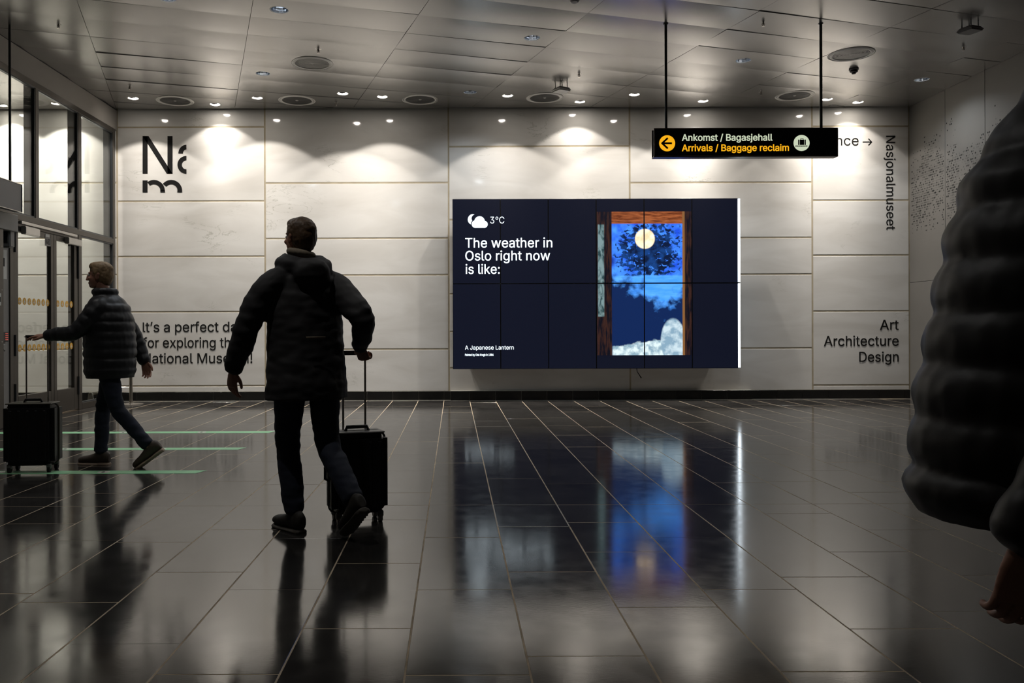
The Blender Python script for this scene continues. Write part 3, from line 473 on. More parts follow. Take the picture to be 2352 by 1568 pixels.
# skirting tiles, the middle run stands proud under the video wall
base = struct('baseboard_back', MB().box(-9.5, XR, WALLY - .004, WALLY + .01, 0, .150).box(P(1035, 900, WALLY).x + .002, P(1723, 900, WALLY).x - .002, WALLY - .088, WALLY, 0, .156).mesh('baseboard_back', M['sealant']))
xm0, xm1 = P(1035, 900, WALLY).x, P(1723, 900, WALLY).x
for k in range(-24, 18):
    a = 0.245 + TW * k; b = a + TW
    for (lo, hi, y, h) in ((-9.5, xm0, WALLY - .012, .146), (xm0, xm1, WALLY - .095, .152), (xm1, XR, WALLY - .012, .146)):
        s0, s1 = max(a, lo), min(b, hi)
        if s1 - s0 > .03: MB().cbox(s0 + .0015, s1 - .0015, y, y + .012, .006, h, .001).build('skirting_tile', M['skirt'], base)
seal = struct('trim_1', MB().box(-9.5, xm0, WALLY - .022, WALLY - .0125, 0, .006).box(xm0, xm1, WALLY - .105, WALLY - .0955, 0, .006).box(xm1, XR, WALLY - .022, WALLY - .0125, 0, .006).mesh('trim_1', M['sealant']))

# ---------------------------------------------------------------- ceiling: long metal trays set at an angle, with holes cut for the fittings
ceiling = struct('ceiling', MB().box(-9.6, XR + .1, -3, WALLY + .1, CEIL + .30, CEIL + .36).mesh('ceiling', M['void']))
SPEAKERS = [(717, 145), (402, 231), (682, 230), (965, 228), (1251, 224), (1825, 219), (1955, 124)]
WASH = [(306, 225), (494, 239), (591, 224), (787, 214), (878, 221), (1166, 219), (1332, 233), (1457, 216), (1615, 231), (1900, 227), (1971, 234)]
DOWN = [(642, 22), (1222, 86), (604, 168), (1080, 211), (1707, 138), (2117, 182), (384, -5)]
WASHX = [(-6.15, 12.95), (-7.05, 13.05), (-8.1, 12.9)]        # fittings behind the glass
holes = [(PC(*p).to_2d(), .255) for p in SPEAKERS] + [(PC(*p).to_2d(), .078) for p in WASH] + [(PC(*p).to_2d(), .098) for p in DOWN] + [(Vector(p), .078) for p in WASHX]
A1, A2 = PC(984.7, 0).to_2d(), PC(808.7, 251).to_2d()
dv = (A2 - A1).normalized(); du = Vector((dv.y, -dv.x))
u0 = A1.dot(du); us = abs(PC(581.6, 0).to_2d().dot(du) - PC(1387, 0).to_2d().dot(du)) / 2
v0 = PC(576.5, 38.3).to_2d().dot(dv); vs_ = 0.597
cut = bmesh.new()
for c, r in holes:
    bmesh.ops.create_cone(cut, cap_ends=True, segments=24, radius1=r, radius2=r, depth=.2, matrix=Matrix.Translation((c.x, c.y, CEIL)))
cme = bpy.data.meshes.new('cutter'); cut.to_mesh(cme); cut.free()
cutter = bpy.data.objects.new('cutter', cme); COL.objects.link(cutter)
XC0, XC1, YC0, YC1 = -9.55, XR - .012, -3, WALLY - .085
def tray(i, j):
    g = .0025; e = .0015; ua, ub = u0 + us * i + g, u0 + us * (i + 1) - g; va, vb = v0 + vs_ * j + e, v0 + vs_ * (j + 1) - e
    bm = bmesh.new(); nu, nv = 6, 8; grid = []
    rr = random.Random(i * 131 + j * 17); tl = rr.uniform(-.6, 1) * .0035; sag = rr.uniform(.003, .010); tw = rr.uniform(-1, 1) * .003; drop = rr.uniform(0, .002)
    for a in range(nu + 1):
        row = []
        for b in range(nv + 1):
            s, t = a / nu, b / nv; uu, vv = ua + (ub - ua) * s, va + (vb - va) * t
            z = CEIL - sag * (1 - (2 * t - 1) ** 2) * (0.35 + .65 * (1 - (2 * s - 1) ** 4)) + tl * (2 * t - 1) + tw * (2 * s - 1) * (2 * t - 1) - drop
            p = du * uu + dv * vv; row.append(bm.verts.new((p.x, p.y, z)))
        grid.append(row)
    for a in range(nu):
        for b in range(nv): bm.faces.new((grid[a][b], grid[a + 1][b], grid[a + 1][b + 1], grid[a][b + 1]))
    ex = bmesh.ops.extrude_face_region(bm, geom=bm.faces[:])
    for v in [e for e in ex['geom'] if isinstance(e, bmesh.types.BMVert)]: v.co.z = CEIL + .03
    bmesh.ops.recalc_face_normals(bm, faces=bm.faces)
    xs = [v.co.x for v in bm.verts]; ys = [v.co.y for v in bm.verts]
    if max(xs) < XC0 or min(xs) > XC1 or max(ys) < YC0 or min(ys) > YC1: bm.free(); return None
    for co, no in (((XC0, 0, 0), (-1, 0, 0)), ((XC1, 0, 0), (1, 0, 0)), ((0, YC0, 0), (0, -1, 0)), ((0, YC1, 0), (0, 1, 0))):
        r_ = bmesh.ops.bisect_plane(bm, geom=bm.verts[:] + bm.edges[:] + bm.faces[:], plane_co=co, plane_no=no, clear_outer=True)
        eds = [e for e in r_['geom_cut'] if isinstance(e, bmesh.types.BMEdge)]
        if eds: bmesh.ops.edgenet_fill(bm, edges=eds)
    if len(bm.faces) < 5: bm.free(); return None
    bmesh.ops.recalc_face_normals(bm, faces=bm.faces)
    c = Vector((0, 0)); 
    me = bpy.data.meshes.new('ceiling_panel'); bm.to_mesh(me); bm.free(); me.materials.append(M['ceil'])
    hit = False
    for h, r in holes:
        hu, hv = h.dot(du), h.dot(dv)
        if ua - r < hu < ub + r and va - r < hv < vb + r: hit = True
    if hit:
        t = bpy.data.objects.new('t', me); COL.objects.link(t); md = t.modifiers.new('b', 'BOOLEAN'); md.object = cutter; md.operation = 'DIFFERENCE'; md.solver = 'EXACT'
        me = evaluated(t)
    for p in me.polygons: p.use_smooth = True
    try: me.set_sharp_from_angle(angle=R(30))
    except Exception: pass
    return me
off_view = MB()
for i in range(-12, 10):
    for j in range(-22, 10):
        me = tray(i, j)
        if me is None: continue
        cc = sum((v.co for v in me.vertices), Vector()) / len(me.vertices)
        if cc.y > 8.3 or (cc.y > 7 and abs(cc.x) < 7):
            for v in me.vertices: v.co -= cc
            me.name = 'ceiling_panel'; link('ceiling_panel', me, ceiling, loc=cc)
        else:
            off_view.add([v.co.copy() for v in me.vertices], [tuple(p.vertices) for p in me.polygons])
o = off_view.build('overhead_panels', M['ceil'], ceiling); o['kind'] = 'stuff'
bpy.data.objects.remove(cutter)

# ---------------------------------------------------------------- right wall: grey metal panels, perforated above
wall_right = struct('wall_right', MB().box(XR + .012, XR + .15, -3, WALLY + .1, 0, CEIL + .3).mesh('wall_right', M['void']))
ys = [WALLY - .004, 12.38, 11.45, 10.5, 9.55, 8.6, 7.65, 6.7, 5.75, 4.8, 3.85, 2.9, 1.95, 1.0, .05, -.9, -1.85, -2.8]
for a, b in zip(ys, ys[1:]):
    for z0, z1 in ((.004, 1.85), (1.856, CEIL + .02)):
        MB().cbox(XR, XR + .014, b + .004, a - .004, z0, z1, .002).build('wall_panel', M['panel'], wall_right)
dark = MB(); pale = MB(); dz = .036; dy = .034
rr = random.Random(3)
for r_ in range(int(2.3 / dz)):
    z = 1.95 + r_ * dz
    y = 9.6 + (r_ % 2) * dy / 2
    while y < 13.3:
        e = noise.noise(Vector((y * 1.3, z * 1.1, 3))) * .5 + noise.noise(Vector((y * 4, z * 4, 9))) * .35
        env = math.exp(-((z - 3.25) / .62) ** 2)
        if min(abs(y - q) for q in ys) > .03:
            q = e + env * .75 + rr.uniform(-.28, .28)
            if q > .46:
                big = rr.random() < .34; rad = rr.uniform(.0105, .0155) if big else rr.uniform(.006, .013)
                tgt = dark if (big or rr.random() < .2) else pale
                o = len(tgt.v); n = 7
                tgt.v += [Vector((XR - .0012, y + rad * math.cos(6.2832 * k / n), z + rad * math.sin(6.2832 * k / n))) for k in range(n)]
                tgt.f.append(tuple(range(o, o + n)))
        y += dy
o = dark.build('perforation', M['hole'], wall_right); o['kind'] = 'stuff'
o = pale.build('perforation_dimple', M['dimple'], wall_right); o['kind'] = 'stuff'

# ---------------------------------------------------------------- left wall: bulkhead over a glazed screen
wall_left = struct('wall_left', MB().box(XL - .15, XL, -3, WALLY + .005, 4.33, CEIL - .012).box(XL - .15, XL, -3, 8.28, 0, 4.33).mesh('wall_left', M['bulk']))
MB().box(XL - .06, XL + .004, 8.28, WALLY - .06, CEIL - .012, CEIL + .03).build('shadow_gap', M['void'], wall_left)
POSTS = [(8.28, 8.36), (9.50, 9.58), (10.73, 10.81), (11.95, 12.05), (13.17, 13.26)]
for a, b in POSTS:
    z0 = 2.57 if abs(a - 10.73) < .01 else 0
    MB().cbox(XL - .035, XL + .012, a, b, z0, 4.325, .004).build('mullion', M['frame'], wall_left)
    MB().box(XL - .145, XL - .0355, a + .008, b - .008, z0, 4.325).build('mullion_fin', M['frame_dark'], wall_left)
MB().cbox(XL - .05, XL + .014, 8.36, 13.17, 4.25, 4.325, .003).build('head_rail', M['frame'], wall_left)
MB().cbox(XL - .05, XL + .016, 8.36, 13.17, 2.50, 2.575, .003).build('transom', M['frame'], wall_left)
MB().cbox(XL - .05, XL + .012, 12.055, 13.165, 0, .09, .003).build('bottom_rail', M['frame'], wall_left)
MB().cbox(XL - .06, XL + .01, 10.11, 10.20, 0, 2.50, .004).build('door_post', M['frame'], wall_left)
MB().cbox(XL - .05, XL + .006, 10.20, 11.95, 2.425, 2.50, .003).build('door_head', M['frame'], wall_left)
def pane(n, y0, y1, z0, z1):
    w = struct('window_%d' % n, None, (XL - .02, (y0 + y1) / 2, z0))
    fr = MB()
    for (a, b, c, d) in ((y0, y0 + .018, z0, z1), (y1 - .018, y1, z0, z1), (y0, y1, z0, z0 + .018), (y0, y1, z1 - .018, z1)): fr.box(XL - .032, XL + .006, a, b, c, d)
    fr.build('gasket', M['frame_dark'], w)
    MB().box(XL - .024, XL - .014, y0 + .018, y1 - .018, z0 + .018, z1 - .018).build('pane', M['glass'], w)
pane(1, 8.36, 9.50, 2.575, 4.25); pane(2, 9.58, 10.73, 2.575, 4.25); pane(3, 10.81, 11.95, 2.575, 4.25); pane(4, 12.05, 13.17, 2.575, 4.25)
pane(5, 12.05, 13.17, .09, 2.50); pane(6, 8.36, 9.50, .05, 2.5)
MB().box(XL - .06, XL - .005, 9.58, 10.11, 0, 2.5).build('jamb_panel', M['grey'], wall_left)
# door leaves
def plane_glyph(mb, x, y, z, r):                             # small aircraft mark, flat in the door plane
    pts = [(0, .8), (.14, .45), (.14, .12), (.75, -.3), (.75, -.45), (.14, -.2), (.1, -.55), (.3, -.72), (.3, -.82), (0, -.72)]
    pts = pts + [(-a, b) for a, b in pts[::-1][1:-1]]
    mb.add([(x, y + a * r, z + b * r) for a, b in pts], [tuple(range(len(pts)))])
def door(n, y0, y1, s0, s1, hinge):
    d = struct('door_%d' % n, None, (XL - .02, hinge, .01)); x0, x1 = XL - .055, XL + .004
    MB().cbox(x0, x1, y0, s0, .012, 2.42, .004).build('stile', M['frame'], d)
    MB().cbox(x0, x1, s1, y1, .012, 2.42, .004).build('stile', M['frame'], d)
    MB().cbox(x0, x1, s0, s1, 2.355, 2.42, .003).build('top_rail', M['frame'], d)
    MB().cbox(x0, x1, s0, s1, .012, .325, .003).build('kick_panel', M['frame'], d)
    gl = MB().box(XL - .03, XL - .02, s0, s1, .325, 2.355).build('pane', M['glass'], d)
    for z in (.35, .95, 2.22) if hinge == y0 else (.35, 2.0, 2.26):
        yh = y0 + .01 if hinge == y0 else y1 - .01
        MB().tube([(XL + .014, yh, z - .13), (XL + .014, yh, z + .13)], .014, 10).build('hinge', M['black'], d, smooth=True)
    for zz in (1.50, .915):
        k = 7 if n == 1 else 4
        for i in range(k):
            yy = s0 + .07 + (s1 - s0 - .12) * i / (k - 1)
            st = MB().lathe([(0, 0), (.045, 0), (.045, .002), (0, .002)], 20)
            T = Matrix.Translation((XL - .0185, yy, zz)) @ Matrix.Rotation(R(90), 4, 'Y')
            st.v = [T @ v for v in st.v]; o = st.build('sticker', M['yellow'], d)
            g = MB(); plane_glyph(g, XL - .0155, yy, zz, .038); g.build('aircraft_mark', M['paper'], o)
    return d
d1 = door(1, 10.205, 11.225, 10.31, 11.145, 10.205); d2 = door(2, 11.23, 11.945, 11.31, 11.83, 11.945)
for yy in (11.19,): MB().tube([(XL + .004, yy, 1.05), (XL + .02, yy, 1.05)], .016, 14).build('lock_cylinder', M['steel'], d1, smooth=True)
MB().cbox(XL + .006, XL + .04, 10.33, 11.86, 2.455, 2.49, .004).build('closer_rail', M['alu'], d1)
MB().cbox(XL + .006, XL + .075, 10.36, 10.72, 2.33, 2.43, .008).build('door_closer', M['alu'], d1)
MB().cbox(XL + .006, XL + .075, 11.52, 11.93, 2.33, 2.42, .008).build('door_closer', M['alu'], d2)
# room behind the glass
struct('wall_beyond', MB().box(-9.7, -9.6, 4, WALLY, 0, CEIL + .3).box(-9.7, XL - .15, 3.9, 4, 0, CEIL + .3).mesh('wall_beyond', M['bulk']))
# ---------------------------------------------------------------- ceiling fittings
M['chrome'] = mat('bright_reflector', (0.72, 0.76, 0.82), 0.12, metal=1.0, vary=(14, .05))
M['trimring'] = mat('fitting_white', (0.66, 0.64, 0.60), 0.4, vary=(8, .04))
M['lampwarm'] = mat('lamp_warm', (0.8, 0.8, 0.8), 0.5, emit=(1.0, .93, .84), estr=80, vary=(6, .02))
M['lampcool'] = mat('lamp_cool', (0.8, 0.8, 0.8), 0.5, emit=(.82, .91, 1.0), estr=45.0, vary=(6, .02))
M['can'] = mat('lamp_housing', (0.55, 0.53, 0.5), 0.35, vary=(8, .04))
def spot(name, parent, loc, direction, watts, angle, blend, col, rad=.03):
    l = bpy.data.lights.new(name, 'SPOT'); l.energy = watts; l.spot_size = R(angle); l.spot_blend = blend; l.color = col; l.shadow_soft_size = rad
    o = bpy.data.objects.new(name, l); COL.objects.link(o); o.parent = parent; o.location = loc
    o.rotation_euler = Vector(direction).to_track_quat('-Z', 'Y').to_euler(); return o
def shaped(lo, tail, fall):
    """photometric curve of a narrow reflector lamp: bright core, dim skirt, by angle off axis"""
    l = lo.data; l.use_nodes = True; nt = l.node_tree; N = nt.nodes; L = nt.links; em = N['Emission']
    tc = N.new('ShaderNodeTexCoord'); sp = N.new('ShaderNodeSeparateXYZ'); L.new(tc.outputs['Normal'], sp.inputs[0])
    def m_(op, a, b=None):
        n = N.new('ShaderNodeMath'); n.operation = op
        for i, v in enumerate((a, b)):
            if v is None: continue
            if isinstance(v, (int, float)): n.inputs[i].default_value = v
            else: L.new(v, n.inputs[i])
        return n.outputs[0]
    th = m_('ARCCOSINE', m_('MINIMUM', m_('ABSOLUTE', sp.outputs[2]), 1.0))
    L.new(m_('ADD', m_('EXPONENT', m_('MULTIPLY', th, -1 / R(fall))), tail), em.inputs['Strength'])
ordinal = ['first', 'second', 'third', 'fourth', 'fifth', 'sixth', 'seventh', 'eighth', 'ninth', 'tenth', 'eleventh']
def washer(p, label, strong=False, watts=None, group='wall washer downlights along the marble wall'):
    t = thing('wall_washer_light', label, 'light', (p.x, p.y, CEIL), 0, group)
    MB().lathe([(.074, .02), (.074, -.001), (.080, -.006), (.094, -.005), (.096, 0), (.096, .003)], 32).build('trim_ring', M['trimring'], t, smooth=True, off=(0, 0, 0))
    MB().lathe([(.074, .0), (.070, .05), (.055, .09), (0, .09)], 28).build('housing', M['can'], t, smooth=True, off=(0, 0, 0))
    T = Matrix.Translation((0, -.012, .030)) @ Matrix.Rotation(R(38), 4, 'X')
    MB().lathe([(0, .035), (.030, .035), (.054, .0), (.059, -.012), (.056, -.014)], 24, T=T).build('lamp_head', M['grey'], t, smooth=True, off=(0, 0, 0))
    MB().lathe([(0, -.0121), (.055, -.0121)], 24, T=T).build('lamp', M['lampwarm'], t, off=(0, 0, 0))
    shaped(spot('wall_washer_beam', t, (0, .01, -.012), (0, .0, -1), watts or (WASH_NEAR_W if strong else WASH_W), 109, .13, WARM), .035, 13)
    return t
for i, p in enumerate(WASH):
    q = PC(*p)
    where = {0: 'leftmost recessed wall washer, above the big Na letters', 1: 'recessed wall washer closest to the wall, over the brightest left scallop of light',
             2: 'recessed wall washer left of the second ceiling loudspeaker from the left', 3: 'recessed wall washer between the second and third ceiling loudspeakers',
             4: 'recessed wall washer just left of the third ceiling loudspeaker', 5: 'recessed wall washer just left of the wireless access point',
             6: 'recessed wall washer close to the wall, over the bright scallop above the screen', 7: 'recessed wall washer right of the wireless access point, left of the sign rod',
             8: 'recessed wall washer above the arrivals sign, between its two rods', 9: 'recessed wall washer beside the right hand rod of the arrivals sign',
             10: 'recessed wall washer furthest along the wall, above the vertical museum name'}[i]
    washer(q, where, strong=i in (1, 6, 10))
for i, p in enumerate(WASHX):
    t = washer(Vector((p[0], p[1], CEIL)), ['recessed wall washer behind the glass, next to the bulkhead', 'recessed wall washer behind the glass, over its bright scallop', 'recessed wall washer deepest in the room behind the glass'][i], strong=(i == 1), watts=BEYOND_W)
def downlight(q, label):
    t = thing('downlight', label, 'light', (q.x, q.y, CEIL), 0, 'open reflector downlights in the ceiling')
    MB().lathe([(.094, .02), (.094, -.001), (.099, -.006), (.110, -.005), (.112, .003)], 36).build('trim_ring', M['trimring'], t, smooth=True, off=(0, 0, 0))
    MB().lathe([(.094, .0), (.090, .03), (.078, .07), (.055, .11), (.03, .125)], 14).build('reflector', M['chrome'], t, off=(0, 0, 0))
    MB().lathe([(0, .11), (.05, .115), (.06, .12)], 20).build('lamp', M['lampcool'], t, off=(0, 0, 0))
    MB().box(-.09, .09, -.006, .006, .035, .07).build('louvre', M['can'], t, off=(0, 0, 0))
    spot('downlight_beam', t, (0, 0, -.012), (0, 0, -1), DOWN_W, 140, .9, COOL)
for p, l in zip(DOWN, ['round reflector downlight near the top edge of the ceiling, left of centre', 'round reflector downlight nearest the middle of the ceiling',
                       'bright bluish reflector downlight behind the left loudspeaker pair', 'small reflector downlight near the wall, above the video wall text',
                       'reflector downlight just right of the left rod of the arrivals sign', 'reflector downlight nearest the perforated right wall', 'reflector downlight cut off by the top of the picture']):
    downlight(PC(*p), l)
def loudspeaker(q, label):
    t = thing('ceiling_loudspeaker', label, 'speaker', (q.x, q.y, CEIL), 0, 'round perforated ceiling loudspeakers')
    MB().lathe([(.225, .0), (.225, -.010), (.24, -.014), (.258, -.006), (.268, -.012), (.282, -.008), (.285, .002)], 48).build('rim', M['trimring'], t, smooth=True, off=(0, 0, 0))
    MB().lathe([(0, .03), (.23, .03)], 32).build('cone', M['void'], t, off=(0, 0, 0))
    g = MB()
    for k in range(13):
        r = .028 + k * .0158
        g.lathe([(r - .0034, -.004), (r + .0034, -.004), (r + .0034, .0), (r - .0034, .0), (r - .0034, -.004)], 40)
    for k in range(24):
        a = k * math.pi / 12; g.tube([(.02 * math.cos(a), .02 * math.sin(a), -.0005), (.226 * math.cos(a), .226 * math.sin(a), -.0005)], .0016, 4)
    g.build('grille', M['grey'] if q.y > 12 else M['can'], t, off=(0, 0, 0))
    MB().lathe([(0, -.01), (.018, -.009), (.022, -.004), (.022, 0)], 20).build('hub', M['trimring'], t, smooth=True, off=(0, 0, 0))
for p, l in zip(SPEAKERS, ['large round loudspeaker grille left of centre, well in front of the wall row', 'leftmost round loudspeaker grille in the row along the wall',
                           'second round loudspeaker grille from the left along the wall', 'third round loudspeaker grille along the wall, between paired wall washers',
                           'round loudspeaker grille beside the white access point', 'round loudspeaker grille between the rods of the arrivals sign', 'large pale loudspeaker grille right of the sign rods, above the smoke detector']):
    loudspeaker(PC(*p), l)
def sprinkler(q, label, s=1.0):
    t = thing('sprinkler_head', label, 'sprinkler', (q.x, q.y, CEIL), 0, 'sprinkler heads in the ceiling')
    MB().lathe([(0, 0), (.036 * s, 0), (.040 * s, -.004), (.030 * s, -.008), (0, -.008)], 20).build('escutcheon', M['alu'], t, smooth=True, off=(0, 0, 0))
    MB().tube([(0, 0, -.006), (0, 0, -.02), (0, 0, -.045)], [.013 * s, .010 * s, .006 * s], 10).build('body', M['steel'], t, smooth=True, off=(0, 0, 0))
    m = MB()
    for sg in (-1, 1): m.tube([(sg * .010 * s, 0, -.02), (sg * .016 * s, 0, -.035), (sg * .004 * s, 0, -.055)], .003 * s, 6)
    m.lathe([(0, -.056), (.016 * s, -.055), (.016 * s, -.058), (0, -.059)], 12).build('deflector', M['steel'], t, off=(0, 0, 0))
for p, l in zip([(134, 54), (298, 197), (731, 112), (1330, 168), (1753, 49), (2213, 106), (1748, 210), (772, 235)],
                ['sprinkler head near the left sign rod', 'sprinkler head above the leftmost wall washer', 'sprinkler head behind the large left loudspeaker', 'sprinkler head above the white access point',
                 'sprinkler head right of the left arrivals sign rod, near the top edge', 'sprinkler head high above the perforated right wall', 'small sprinkler head near the wall above the arrivals sign', 'small sprinkler head near the wall, below the fourth wall washer']):
    sprinkler(PC(*p), l, 1.05)
def sensor(q, label):
    t = thing('flush_sensor', label, 'sensor', (q.x, q.y, CEIL), 0, 'small flush sensors in the ceiling')
    MB().lathe([(.020, 0), (.024, -.004), (.040, -.003), (.042, 0)], 24).build('ring', M['trimring'], t, smooth=True, off=(0, 0, 0))
    MB().lathe([(0, -.006), (.012, -.005), (.020, .001)], 16).build('lens', M['grey'], t, smooth=True, off=(0, 0, 0))
sensor(PC(394, 151), 'small flush round sensor in the left part of the ceiling'); sensor(PC(1878, 156), 'small flush round sensor touching the right sign rod in view')
q = PC(1961, 157)
t = thing('smoke_detector', 'dark domed smoke detector on the ceiling, right of the sign rods', 'detector', (q.x, q.y, CEIL))
MB().lathe([(0, 0), (.060, 0), (.062, -.022), (.050, -.028), (0, -.028)], 28).build('base', M['grey'], t, smooth=True, off=(0, 0, 0))
MB().lathe([(.046, -.028), (.052, -.040), (.048, -.052), (.030, -.060), (.026, -.075), (.022, -.078), (0, -.078)], 28).build('chamber', M['black'], t, smooth=True, off=(0, 0, 0))
q = PC(1320, -4)
t = thing('call_detector', 'small dark ceiling detector with a red mark at the top edge', 'detector', (q.x, q.y, CEIL))
MB().lathe([(0, 0), (.05, 0), (.05, -.03), (.035, -.045), (0, -.045)], 24).build('base', M['grey'], t, smooth=True, off=(0, 0, 0))
MB().cbox(.0, .02, -.055, -.045, -.03, -.01).build('red_mark', mat('red_plastic', (.35, .02, .01), .4, vary=(9, .1)), t, off=(0, 0, 0))
def access_point(q, rz, label, s, m_):
    t = thing('wireless_access_point', label, 'access point', (q.x, q.y, CEIL), rz)
    MB().cbox(-.11 * s, .11 * s, -.11 * s, .11 * s, -.125 * s, -.085 * s, .02 * s).build('housing', m_, t, smooth=True, off=(0, 0, 0))
    MB().cbox(-.085 * s, .085 * s, -.085 * s, .085 * s, -.085 * s, -.070 * s, .006).build('back_plate', M['grey'], t, off=(0, 0, 0))
    for sx in (-1, 1):
        for sy in (-1, 1): MB().tube([(sx * .06 * s, sy * .06 * s, .002), (sx * .06 * s, sy * .06 * s, -.075 * s)], .006, 8).build('leg', M['black'], t, off=(0, 0, 0))
access_point(PC(1289, 191), .5, 'white boxy wireless access point hung on legs beside a loudspeaker', 1.0, M['white'])
access_point(PC(2228, 50), .35, 'grey box shaped access point at the dark right end of the ceiling', .95, M['grey'])

# ---------------------------------------------------------------- hanging signs
M['signface'] = mat('sign_face', (0.010, 0.010, 0.012), 0.28, vary=(6, .1))
M['signedge'] = mat('sign_edge', (0.11, 0.085, 0.07), 0.35, metal=0.6, vary=(6, .05))
M['rod'] = mat('sign_rod', (0.03, 0.032, 0.028), 0.5, vary=(6, .1))
M['amber'] = mat('amber_light', (0.3, .16, .01), 0.4, emit=(1.0, .47, .012), estr=.95, vary=(6, .03))
M['palegreen'] = mat('pale_light', (0.3, .32, .24), 0.4, emit=(.68, .76, .56), estr=.85, vary=(6, .03))
r1, r2 = PC(1530, 54), PC(1885, 52); YS = (r1.y + r2.y) / 2
a, b = P(1499.5, 297, YS), P(1920, 361.5, YS)
t = thing('hanging_sign', 'black arrivals and baggage reclaim sign with amber arrow, hung from two rods', 'sign', ((a.x + b.x) / 2, YS, b.z))
MB().cbox(a.x + .012, b.x - .012, YS - .05, YS + .05, b.z + .016, a.z - .008, .003).build('face', M['signface'], t)
fr = MB()
for y0, y1 in ((YS - .060, YS - .044), (YS + .044, YS + .060)):
    fr.cbox(a.x, b.x, y0, y1, a.z - .010, a.z, .002).cbox(a.x, b.x, y0, y1, b.z, b.z + .018, .002).cbox(a.x, a.x + .012, y0, y1, b.z, a.z, .002).cbox(b.x - .012, b.x, y0, y1, b.z, a.z, .002)
fr.box(a.x, b.x, YS - .05, YS + .05, b.z, b.z + .014).build('frame', M['signedge'], t)
for r_ in (P(1530, 296, YS).x, P(1886, 296, YS).x):
    rod = MB().tube([(r_, YS, a.z - .004), (r_, YS, CEIL + .01)], .0155, 14).build('rod', M['rod'], t, smooth=True)
    MB().lathe([(0, 0), (.028, 0), (.028, -.010), (.02, -.014), (0, -.014)], 20, c=(r_, YS, CEIL)).build('ceiling_cup', M['rod'], rod, smooth=True)
YF_ = YS - .0505
lettering(('Ankomst / Bagasjehall', 1566, 323.3, 1774.3), YF_, 14.8, .014).build('white_lettering', M['palegreen'], t)
lettering(('Arrivals / Baggage reclaim', 1566, 347, 1812), YF_, 14.8, .014).build('amber_lettering', M['amber'], t)
px = (b.x - a.x) / 420.5
def disc(cx, cy, r, m_, name, par, n=40, y=None):
    c = P(cx, cy, YF_); mb = MB(); pts = [(c.x + r * px * math.cos(6.2832 * k / n), c.z + r * px * math.sin(6.2832 * k / n)) for k in range(n)]
    return mb.prism(pts, YF_ - .002, YF_).build(name, m_, par), c
o, c = disc(1532.3, 329, 18.3, M['amber'], 'arrow_disc', t)
def seg(mb, x0, z0, x1, z1, w, y0, y1):
    d = Vector((x1 - x0, z1 - z0)).normalized() * w / 2; n = Vector((-d.y, d.x)); mb.prism([(x0 + n.x, z0 + n.y), (x1 + n.x, z1 + n.y), (x1 - n.x, z1 - n.y), (x0 - n.x, z0 - n.y)], y0, y1)
mb = MB(); y0, y1 = YF_ - .0035, YF_ - .002
seg(mb, c.x - 10.5 * px, c.z, c.x + 11 * px, c.z, 4.2 * px, y0, y1); seg(mb, c.x - 12.5 * px, c.z - .8 * px, c.x + 1.5 * px, c.z + 12 * px, 4.2 * px, y0, y1); seg(mb, c.x - 12.5 * px, c.z + .8 * px, c.x + 1.5 * px, c.z - 12 * px, 4.2 * px, y0, y1)
mb.build('arrow', M['ink'], o)
o, c = disc(1841, 328.3, 18.3, M['palegreen'], 'baggage_disc', t)
mb = MB(); S = lambda x0, x1, z0, z1: mb.prism([(c.x + x0 * px, c.z + z0 * px), (c.x + x1 * px, c.z + z0 * px), (c.x + x1 * px, c.z + z1 * px), (c.x + x0 * px, c.z + z1 * px)], y0, y1)
S(-8, -5.4, -4.6, 7.6); S(-4.4, 6, -4.6, 7.6); S(7, 9.6, -4.6, 7.6); S(-2.6, -1.4, 7.6, 10.4); S(3, 4.2, 7.6, 10.4); S(-2.6, 4.2, 9.6, 10.8); S(-14.5, 13.5, -7.4, -6.0)
for k in range(12): S(-14.2 + k * 2.35, -13.0 + k * 2.35, -8.8, -7.4)
mb.build('baggage_symbol', M['ink'], o)
# sign at the left edge, seen from its side
xs_ = PC(22, 54); XSG = xs_.x
yA = abs(XSG) * F / (CX - 41.5)
zt, zb = P(41.5, 424, yA).z, P(41.5, 488.5, yA).z
M['signside'] = mat('sign_blank_face', (0.060, 0.062, 0.072), 0.35, vary=(4, .05))
t = thing('blank_hanging_sign', 'dark blank sign box hanging by a thin rod at the left edge', 'sign', (XSG, yA - 1.0, zb))
MB().cbox(XSG - .05, XSG + .05, yA - 2.1, yA - .006, zb + .006, zt - .006, .003).build('face', M['signside'], t)
fr = MB()
for x_ in (XSG - .056, XSG + .046): fr.cbox(x_, x_ + .012, yA - 2.1, yA, zt - .008, zt, .002).cbox(x_, x_ + .012, yA - 2.1, yA, zb, zb + .008, .002).cbox(x_, x_ + .012, yA - .008, yA, zb, zt, .002)
fr.build('frame', M['alu'], t)
for y_ in (xs_.y, xs_.y - 1.6): MB().tube([(XSG, y_, zt - .01), (XSG, y_, CEIL + .01)], .014, 12).build('rod', M['rod'], t, smooth=True)

